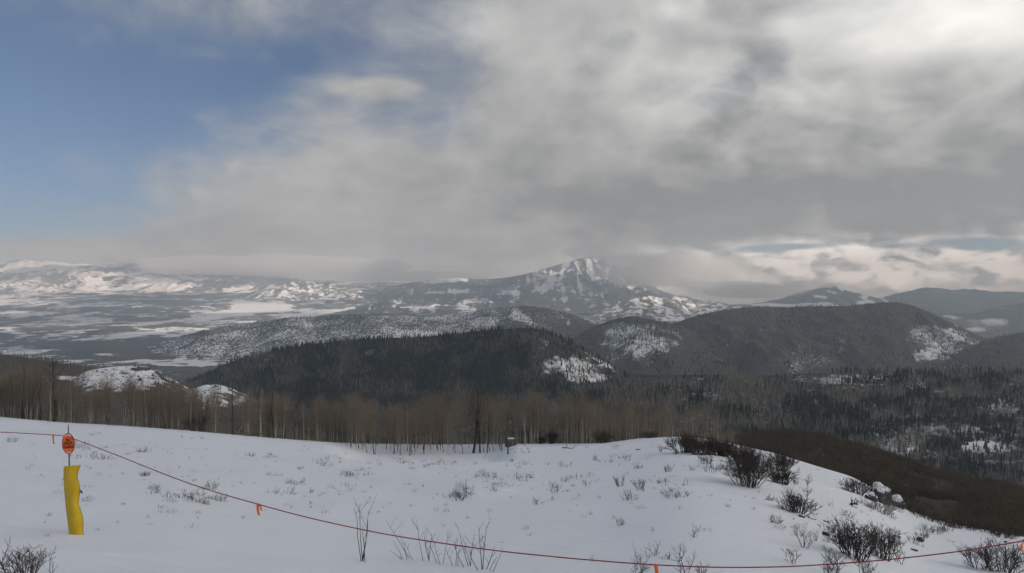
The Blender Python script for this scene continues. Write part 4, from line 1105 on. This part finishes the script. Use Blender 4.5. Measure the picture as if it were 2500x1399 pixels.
# ------------------------------------------------------------------ rocks
M_rock, N, bs = material('dark_rock')
pos = N.new('ShaderNodeTexCoord').outputs['Object']
nz_ = N.new('ShaderNodeNewGeometry').outputs['Normal']
frost = N.step(N.m('ADD', N.m('MULTIPLY', N.sep(nz_)[2], 0.6), N.m('MULTIPLY', N.noise(pos, 9.0, 4.0, 0.65), 1.1)), 0.92, 1.02)
N.put(bs.inputs['Base Color'], N.mix(frost, N.mix(N.noise(pos, 5.0, 5.0), (0.030, 0.029, 0.030), (0.095, 0.090, 0.088)), SNOW))
M_frost, N, bs = material('frosted_snow')
pos = N.new('ShaderNodeTexCoord').outputs['Object']
N.put(bs.inputs['Base Color'], N.mix(N.step(N.noise(pos, 11.0, 5.0, 0.7), 0.36, 0.50), (0.16, 0.155, 0.155), (0.72, 0.74, 0.78)))
def rock_mesh(seed, w, d, h, mat, cap=False, sub=3):
    rnd = random.Random(seed); bm = bmesh.new(); bmesh.ops.create_icosphere(bm, subdivisions=sub, radius=1.0)
    planes = [(Vector((rnd.gauss(0, 1), rnd.gauss(0, 1), rnd.gauss(0, .7))).normalized(), rnd.uniform(.62, .9)) for _ in range(9)]
    for q in bm.verts:
        p = q.co.copy()
        for nn, dd in planes:
            e = p.dot(nn) - dd
            if e > 0: p -= nn * e * 0.9
        nse = float(fbm(np.array(p.x * 3 + seed), np.array(p.y * 3 + p.z * 2.3), 3, seed)) - 0.5
        p *= 1 + 0.25 * nse
        if cap:
            p = p * 1.02 + Vector((0, 0, 0.05 + 0.05 * nse)) if p.z > 0.34 + 0.5 * nse else p * 0.86
        q.co = Vector((p.x * w, p.y * d, p.z * h))
    me = bpy.data.meshes.new('stone'); bm.to_mesh(me); bm.free(); me.materials.append(mat)
    me.polygons.foreach_set('use_smooth', [False] * len(me.polygons))
    return me
def rock(px, py, wpx, hpx, seed, label, cap, group=None):
    g_ = on_snow(px, py); m_ = g_.y / F
    w, h = wpx * m_ / 2, hpx * m_ * 0.62
    root = bpy.data.objects.new('rock', None); C.objects.link(root); root.location = g_ + Vector((0, 0, h * 0.42))
    o = bpy.data.objects.new('stone', rock_mesh(seed, w, w * 0.9, h, M_rock)); C.objects.link(o); o.parent = root
    if cap:
        o = bpy.data.objects.new('snow_cap', rock_mesh(seed, w, w * 0.9, h, M_frost, True)); C.objects.link(o); o.parent = root
    tag(root, label, 'rock', group)
rock(2149, 1226, 52, 54, 14, 'big boulder with a thick snow cap at the slope edge', True)
rock(2190, 1238, 36, 34, 12, 'rounded snowy boulder just right of the big one', True)
rock(2128, 1222, 30, 24, 19, 'dark low rock at the left foot of the big boulder', False)
for k, (px, py, w, h, lb) in enumerate([(1935, 1214, 34, 10, 'flat dark rock right of the tall round shrub'), (1958, 1263, 16, 9, 'small dark pointed rock below the spiky low shrub'), (1982, 1266, 28, 7, 'thin dark rock edge right of the small pointed rock'),
        (2020, 1275, 22, 7, 'thin dark rock edge above the large open shrub'), (2247, 1322, 18, 15, 'dark rounded rock beside the low twigs on the right slope'), (2190, 1310, 24, 7, 'low dark rock strip between the right hand shrubs'), (2232, 1344, 18, 8, 'little brown topped rock below the right hand shrubs'),
        (2018, 1308, 20, 15, 'grey green rounded rock left of the large open shrub'), (2460, 1326, 18, 6, 'dark flat rock under the right end of the rope'), (1560, 1098, 16, 4, 'thin dark rock lying on the far crest')]):
    rock(px, py, w, h, 30 + k, lb, False)

# ------------------------------------------------------------------ shrubs and saplings, each its own plant
def shrub(px, py, wpx, hpx, stems, level, kids, r, mat, label, seed, lean=1.0, spread=0.45, base_=0.35, group=None, cat='shrub', depth=None, name='shrub', dist=None):
    g_ = on_snow(px, py) if dist is None else Vector(((px - CX) / F * dist, dist, float(ground_xy(px, dist))))
    m_ = g_.y / F
    me = bush_mesh(name, mat, seed, hpx * m_, wpx * m_, stems, level, kids, r, lean, spread, depth and depth * m_, base_)
    o = bpy.data.objects.new(name, me); C.objects.link(o); o.location = g_
    return tag(o, label, cat, group)
S_ = [
    (1672, 1106, 96, 50, 46, 2, 6, .022, M_twig_red, 'dense reddish shrub just right of the tiny wooden frame'),
    (1712, 1110, 100, 48, 46, 2, 6, .022, M_twig_red, 'dense reddish shrub in the middle of the hedge like row'),
    (1758, 1113, 90, 40, 60, 2, 6, .028, M_twig_red, 'lower reddish shrub at the right end of the row'),
    (1722, 1133, 64, 24, 16, 2, 4, .011, M_twig_dark, 'small open shrub in front of the reddish row'),
    (1820, 1150, 96, 74, 46, 2, 6, .018, M_twig_red, 'reddish shrub behind the tall round shrub'),
    (1826, 1187, 132, 98, 56, 3, 4, .012, M_twig_dark, 'tall round dark shrub, the biggest on the slope'),
    (1904, 1150, 84, 52, 44, 2, 6, .014, M_twig_dark, 'dark dome shaped shrub near the right crest'),
    (1912, 1182, 76, 44, 40, 2, 5, .014, M_twig_dark, 'open shrub in front of the dark dome shaped one'),
    (1945, 1184, 30, 22, 10, 2, 4, .006, M_twig_dark, 'small twiggy shrub between the open shrub and the thin sapling'),
    (1973, 1186, 20, 36, 5, 2, 4, .007, M_twig_dark, 'thin sapling right of the dome shaped shrub'),
    (1945, 1252, 100, 46, 34, 2, 5, .013, M_twig_dark, 'spiky low shrub spreading over dark rock'),
    (1892, 1277, 36, 24, 12, 2, 3, .006, M_twig_dark, 'little tufted shrub left below the spiky one'),
    (1880, 1222, 26, 16, 14, 2, 3, .005, M_twig_dark, 'small fan shaped tuft below the tall round shrub'),
    (1928, 1206, 40, 16, 14, 2, 3, .006, M_twig, 'tan brushy tuft above the flat dark rock'),
    (1970, 1204, 30, 18, 12, 2, 3, .006, M_twig, 'tan brushy tuft right of the flat dark rock'),
    (1962, 1338, 44, 62, 7, 3, 3, .006, M_twig_dark, 'tall sparse shrub left of the large open shrub'),
    (1990, 1322, 18, 36, 3, 2, 3, .004, M_twig_dark, 'single thin sapling left of the large open shrub'),
    (1934, 1376, 34, 46, 6, 2, 4, .005, M_twig_dark, 'upright sparse shrub just above the rope'),
    (2085, 1362, 124, 96, 30, 3, 4, .010, M_twig_dark, 'large open shrub on the lower right slope'),
    (2155, 1364, 96, 84, 24, 3, 4, .009, M_twig_dark, 'open shrub joined to the right of the large one'),
    (2030, 1300, 80, 24, 14, 2, 3, .006, M_twig_dark, 'low spreading twigs above the large open shrub'),
    (2282, 1303, 46, 26, 14, 2, 4, .006, M_twig_dark, 'small rounded shrub alone on the right slope'),
    (2228, 1326, 46, 20, 12, 2, 3, .006, M_twig_dark, 'low twigs around the dark rounded rock'),
    (2395, 1388, 110, 56, 18, 3, 4, .010, M_twig_dark, 'sprawling shrub at the bottom right corner, its left half'),
    (2452, 1398, 140, 80, 24, 3, 4, .011, M_twig_dark, 'thick stemmed shrub at the bottom right corner'),
    (2090, 1204, 96, 40, 46, 2, 4, .014, M_twig_dark, 'grassy dark shrub left of the big boulder'),
    (2150, 1250, 120, 26, 50, 2, 4, .009, M_twig, 'frosty low twigs in front of the big boulder'),
    (2190, 1248, 60, 20, 16, 2, 3, .006, M_twig_dark, 'low dark twigs below the rounded boulder'),
    (2070, 1262, 44, 18, 12, 2, 3, .005, M_twig_dark, 'low sparse twigs left of the frosty ones'),
    (2175, 1265, 40, 14, 10, 2, 3, .005, M_twig_dark, 'tiny dark shrub on the snow below the frosty twigs'),
    (60, 1412, 110, 84, 26, 3, 3, .006, M_twig_dark, 'fine twiggy shrub in the bottom left corner'),
    (30, 1440, 40, 130, 2, 2, 3, .008, M_twig_dark, 'tall dark twig with side shoots in the bottom left corner'),
    (128, 1410, 40, 72, 2, 1, 3, .006, M_twig_dark, 'leaning twig right of the bottom left shrub'),
    (1512, 1284, 38, 28, 9, 1, 3, .005, M_twig_dark, 'small clump of upright stems on open snow'),
    (1694, 1313, 14, 40, 3, 2, 3, .005, M_twig_dark, 'single little sapling on open snow right of centre'),
    (1600, 1356, 28, 46, 4, 2, 3, .005, M_twig_dark, 'pair of thin stems above the rope ribbon'),
    (1628, 1368, 28, 18, 7, 2, 3, .004, M_twig_dark, 'tiny tuft beside the pair of thin stems'),
    (1672, 1408, 40, 86, 4, 2, 4, .006, M_twig_dark, 'forked sapling crossing the rope right of its ribbon'),
    (1556, 1420, 60, 84, 5, 2, 4, .005, M_twig_dark, 'sparse twigs crossing the rope left of its ribbon'),
    (1548, 1400, 8, 110, 1, 1, 3, .004, M_twig_dark, 'single tall straight stem by the sparse twigs'),
    (1446, 1372, 10, 34, 2, 1, 2, .004, M_twig_dark, 'two short straight stems poking up behind the rope'),
    (1720, 1410, 60, 50, 5, 2, 3, .005, M_twig_dark, 'bare shoots under the rope right of the forked sapling'),
    (2020, 1410, 40, 70, 6, 2, 4, .006, M_twig_dark, 'bare shoots crossing the rope below the sparse shrub'),
    (2050, 1412, 36, 86, 5, 2, 4, .007, M_twig_dark, 'dark upright shoots crossing the rope'),
    (2110, 1416, 60, 64, 10, 2, 4, .006, M_twig_dark, 'fine shoots under the large open shrub'),
    (2200, 1378, 44, 40, 7, 2, 3, .006, M_twig_dark, 'low arching twigs right under the rope'),
    (1515, 1188, 44, 30, 12, 2, 3, .008, M_twig_dark, 'small stemmed shrub, left one of a pair mid slope'),
    (1566, 1196, 48, 32, 12, 2, 3, .008, M_twig_dark, 'small stemmed shrub, right one of a pair mid slope'),
    (1632, 1152, 30, 24, 12, 1, 4, .008, M_twig_dark, 'little fan shaped shrub below the reddish row'),
    (1614, 1104, 18, 22, 7, 1, 4, .012, M_twig_dark, 'thin stems just left below the tiny wooden frame'),
    (1650, 1110, 24, 16, 8, 2, 3, .010, M_twig_dark, 'thin stems at the left foot of the reddish row'),
    (1292, 1106, 14, 10, 5, 1, 3, .012, M_twig_dark, 'tiny twigs right of the stub post'),
    (515, 1196, 60, 22, 16, 2, 3, .005, M_weed, 'spread of thin weeds just above the rope'),
    (537, 1224, 48, 18, 14, 2, 3, .005, M_weed, 'low dry weeds just below the rope'),
    (384, 1204, 34, 22, 10, 2, 3, .004, M_weed, 'dry weeds below the rope right of the marker'),
    (355, 1163, 28, 14, 16, 2, 3, .006, M_twig_dark, 'dark mound of twigs under the rope right of the marker'),
    (30, 1080, 36, 16, 20, 2, 3, .005, M_weed, 'grey tuft below the rope near the left edge'),
]
for k, q in enumerate(S_):
    shrub(*q[:9], q[9], 900 + k)
# dark shrubs at the grove foot
for k, (px, d_, w, h, mat, lb) in enumerate([(482, 2, 84, 46, M_twig_red, 'dark thicket at the foot of the left grove'), (1347, 1, 30, 36, M_twig_dark, 'dark upright bush at the foot of the grove right of the pale forked tree'), (1476, 1, 66, 34, M_twig_red, 'wide dark bush at the right end of the grove'), (1590, 2, 60, 14, M_twig_red, 'low twigs along the snow crest left of the tiny frame'), (1320, 2, 30, 20, M_twig_dark, 'low bush left of the dark upright bush')]):
    D_ = float(np.interp(px, _cx, _cd)) + d_
    shrub(px, 0, w, h, 46, 2, 5, .03, mat, lb, 980 + k, dist=D_)
# the single sapling and the row of stems along the lower edge
def stems(px, py, list_, label, seed, r=.006, group=None):
    """bare stems given by their tips, in photograph pixels from the foot; side shoots grow on each"""
    g_ = on_snow(px, py); m_ = g_.y / F; rnd = random.Random(seed); T = Tubes()
    for x0, tip, shoots in list_:
        p = Vector((x0 * m_, rnd.uniform(-.08, .08), -0.05)); q = Vector((tip[0] * m_, rnd.uniform(-.15, .15), tip[1] * m_))
        mid = p.lerp(q, 0.5) + Vector((rnd.gauss(0, .012), 0, 0))
        pts = [p, p.lerp(mid, .5), mid, mid.lerp(q, .5) + Vector((rnd.gauss(0, .01), 0, 0)), q]
        T.tube(pts, [r, r * .85, r * .7, r * .55, r * .3], 5)
        for s in range(shoots):
            t = rnd.uniform(.35, .95); i = min(int(t * 4), 3); a = pts[i].lerp(pts[i + 1], t * 4 - i)
            branch(T, rnd, a, Vector((rnd.choice((-1, 1)) * rnd.uniform(.4, .9), rnd.gauss(0, .4), 1)), (q - p).length * rnd.uniform(.14, .32), r * .5, 1, .3, .2, 2, 3)
    o = bpy.data.objects.new('bare_stems', T.mesh('bare_stems', M_twig_dark)); C.objects.link(o); o.location = g_
    tag(o, label, 'plant', group)
stems(894, 1373, [(0, (-12, 84), 1), (-12, (-31, 128), 1), (-11, (-18, 140), 2), (-12, (9, 132), 2), (-11, (0, 100), 1)], 'lone forked sapling standing left of the row of stems', 1, .007)
stems(1000, 1366, [(0, (-60, 84), 2), (-4, (-24, 62), 1), (14, (-8, 46), 2), (-12, (-45, 26), 0), (-14, (-40, 46), 0)], 'leaning stems at the left end of the stem row', 2, .005)
stems(1036, 1370, [(0, (-22, 108), 3), (12, (6, 60), 3), (10, (20, 76), 2), (16, (0, 74), 2)], 'tall stems second in the stem row', 3, .005)
stems(1078, 1378, [(0, (-20, 74), 3), (2, (12, 72), 3), (-8, (-30, 50), 2)], 'branching stems in the middle of the stem row', 4, .005)
stems(1112, 1384, [(0, (2, 66), 3), (-6, (-18, 50), 2), (6, (14, 54), 2)], 'stems right of the row middle', 5, .005)
stems(1145, 1386, [(0, (-28, 92), 3), (2, (14, 82), 3), (4, (-8, 60), 2), (-8, (-40, 60), 1)], 'forked stems near the right end of the stem row', 6, .006)
stems(1178, 1390, [(0, (-8, 110), 4), (0, (10, 104), 3), (-6, (-30, 50), 3), (6, (30, 50), 2)], 'thickest stem cluster at the right end of the stem row', 7, .007)
stems(1198, 1398, [(0, (28, 50), 1), (-6, (16, 36), 1)], 'short leaning stems beyond the stem row', 8, .005)

# brush crowding the slope edge on the right
rg = random.Random(9)
for k in range(26):
    px = 2190 + 300 * (k + rg.random()) / 26
    D_ = float(np.interp(px, _cx, _cd)) + rg.uniform(-0.8, 2.2)
    shrub(px, 0, rg.uniform(34, 60), rg.uniform(14, 26), 16, 2, 4, .008, M_twig_dark if k % 3 else M_twig_red, 'dark brush along the slope edge right of the boulders', 1100 + k, dist=D_, group='brush along the right slope edge', cat='brush')

# dry weeds poking through the snow
weeds = [bush_mesh('dry_weed', M_weed if s % 3 else M_twig_dark, 1300 + s, 0.20 + 0.05 * (s % 3), 0.28 + 0.12 * (s % 4), 6 + s % 5, 1, 3, 0.0060, 1.0, 0.6, None, 0.75) for s in range(8)]
zones = [('sparse dry weed on the upper snow', 150, (150, 1500), (1050, 1135)), ('small dry weed on the middle slope', 110, (350, 1750), (1125, 1225)), ('small dry weed among dark rocks', 30, (1850, 2420), (1200, 1340))]
strips = [(-99, 'right behind the padded marker'), (330, 'between the marker and the rope ribbon'), (640, 'left of the pale bent tree'), (960, 'below the shaggy tree'), (1240, 'below the domed shelter'), (1480, 'near the reddish row of shrubs'), (1850, 'below the tall round shrub'), (2050, 'above the large open shrub'), (2220, 'toward the right slope edge')]
for lab, ct, xr, yr in zones:
    made = 0
    while made < ct:
        cx_, cy_ = rg.uniform(*xr), rg.uniform(*yr)
        crest_ = float(np.interp(cx_, _cx, _cy))
        if cy_ < crest_ + 8: cy_ = crest_ + rg.uniform(8, 60)
        if fbm(np.array(cx_ / 170.0), np.array(cy_ / 40.0), 2, 5) < 0.40: continue
        for s in range(min(rg.randint(1, 5), ct - made)):
            px, py = cx_ + rg.gauss(0, 24), cy_ + rg.gauss(0, 5)
            if py < float(np.interp(px, _cx, _cy)) + 4: py += 10
            o = bpy.data.objects.new('dry_weed', weeds[rg.randrange(8)]); C.objects.link(o)
            o.location = on_snow(px, py) - Vector((0, 0, .02)); k_ = rg.uniform(0.6, 1.6)
            o.scale = (k_ * rg.uniform(.8, 1.6), k_, k_ * rg.uniform(.7, 1.2)); o.rotation_euler = (rg.gauss(0, .25), rg.gauss(0, .25), rg.uniform(0, 6.28))
            st_ = [t for x, t in strips if px >= x][-1]
            tag(o, lab + ' ' + st_, 'weed', lab.replace('weed', 'weeds') + ' ' + st_)
            made += 1
pts = []
while len(pts) < 420:
    px, py = rg.uniform(60, 2350), rg.uniform(1050, 1330)
    if py < float(np.interp(px, _cx, _cy)) + 5 or rg.random() < sstep(np.array(py), 1130, 1330) * (0.95 if px < 1850 else 0.3): continue
    pts.append(tuple(on_snow(px, py)))
scatter('stubble', weeds[:4], pts, [rg.uniform(.18, .5) for _ in pts], 'tiny stubble tips pricking through the snow', 'stubble', 0.2)

# ------------------------------------------------------------------ falling snow
v = []; f = []
for k in range(700):
    d = rg.uniform(2.6, 16.0); p = at(rg.uniform(-200, 2700), rg.uniform(680, 1399), d); r = rg.uniform(.0012, .0028)
    b = len(v)
    v += [p + Vector(q) * r for q in ((1, 0, 0), (-1, 0, 0), (0, 1, 0), (0, -1, 0), (0, 0, 1), (0, 0, -1))]
    f += [(b + a_, b + b_, b + c_) for a_, b_, c_ in ((0, 2, 4), (2, 1, 4), (1, 3, 4), (3, 0, 4), (2, 0, 5), (1, 2, 5), (3, 1, 5), (0, 3, 5))]
tag(link_mesh('falling_snow', v, f, SNOW_MAT), 'sparse snowflakes drifting in the air', 'snowflakes', None, 'stuff')
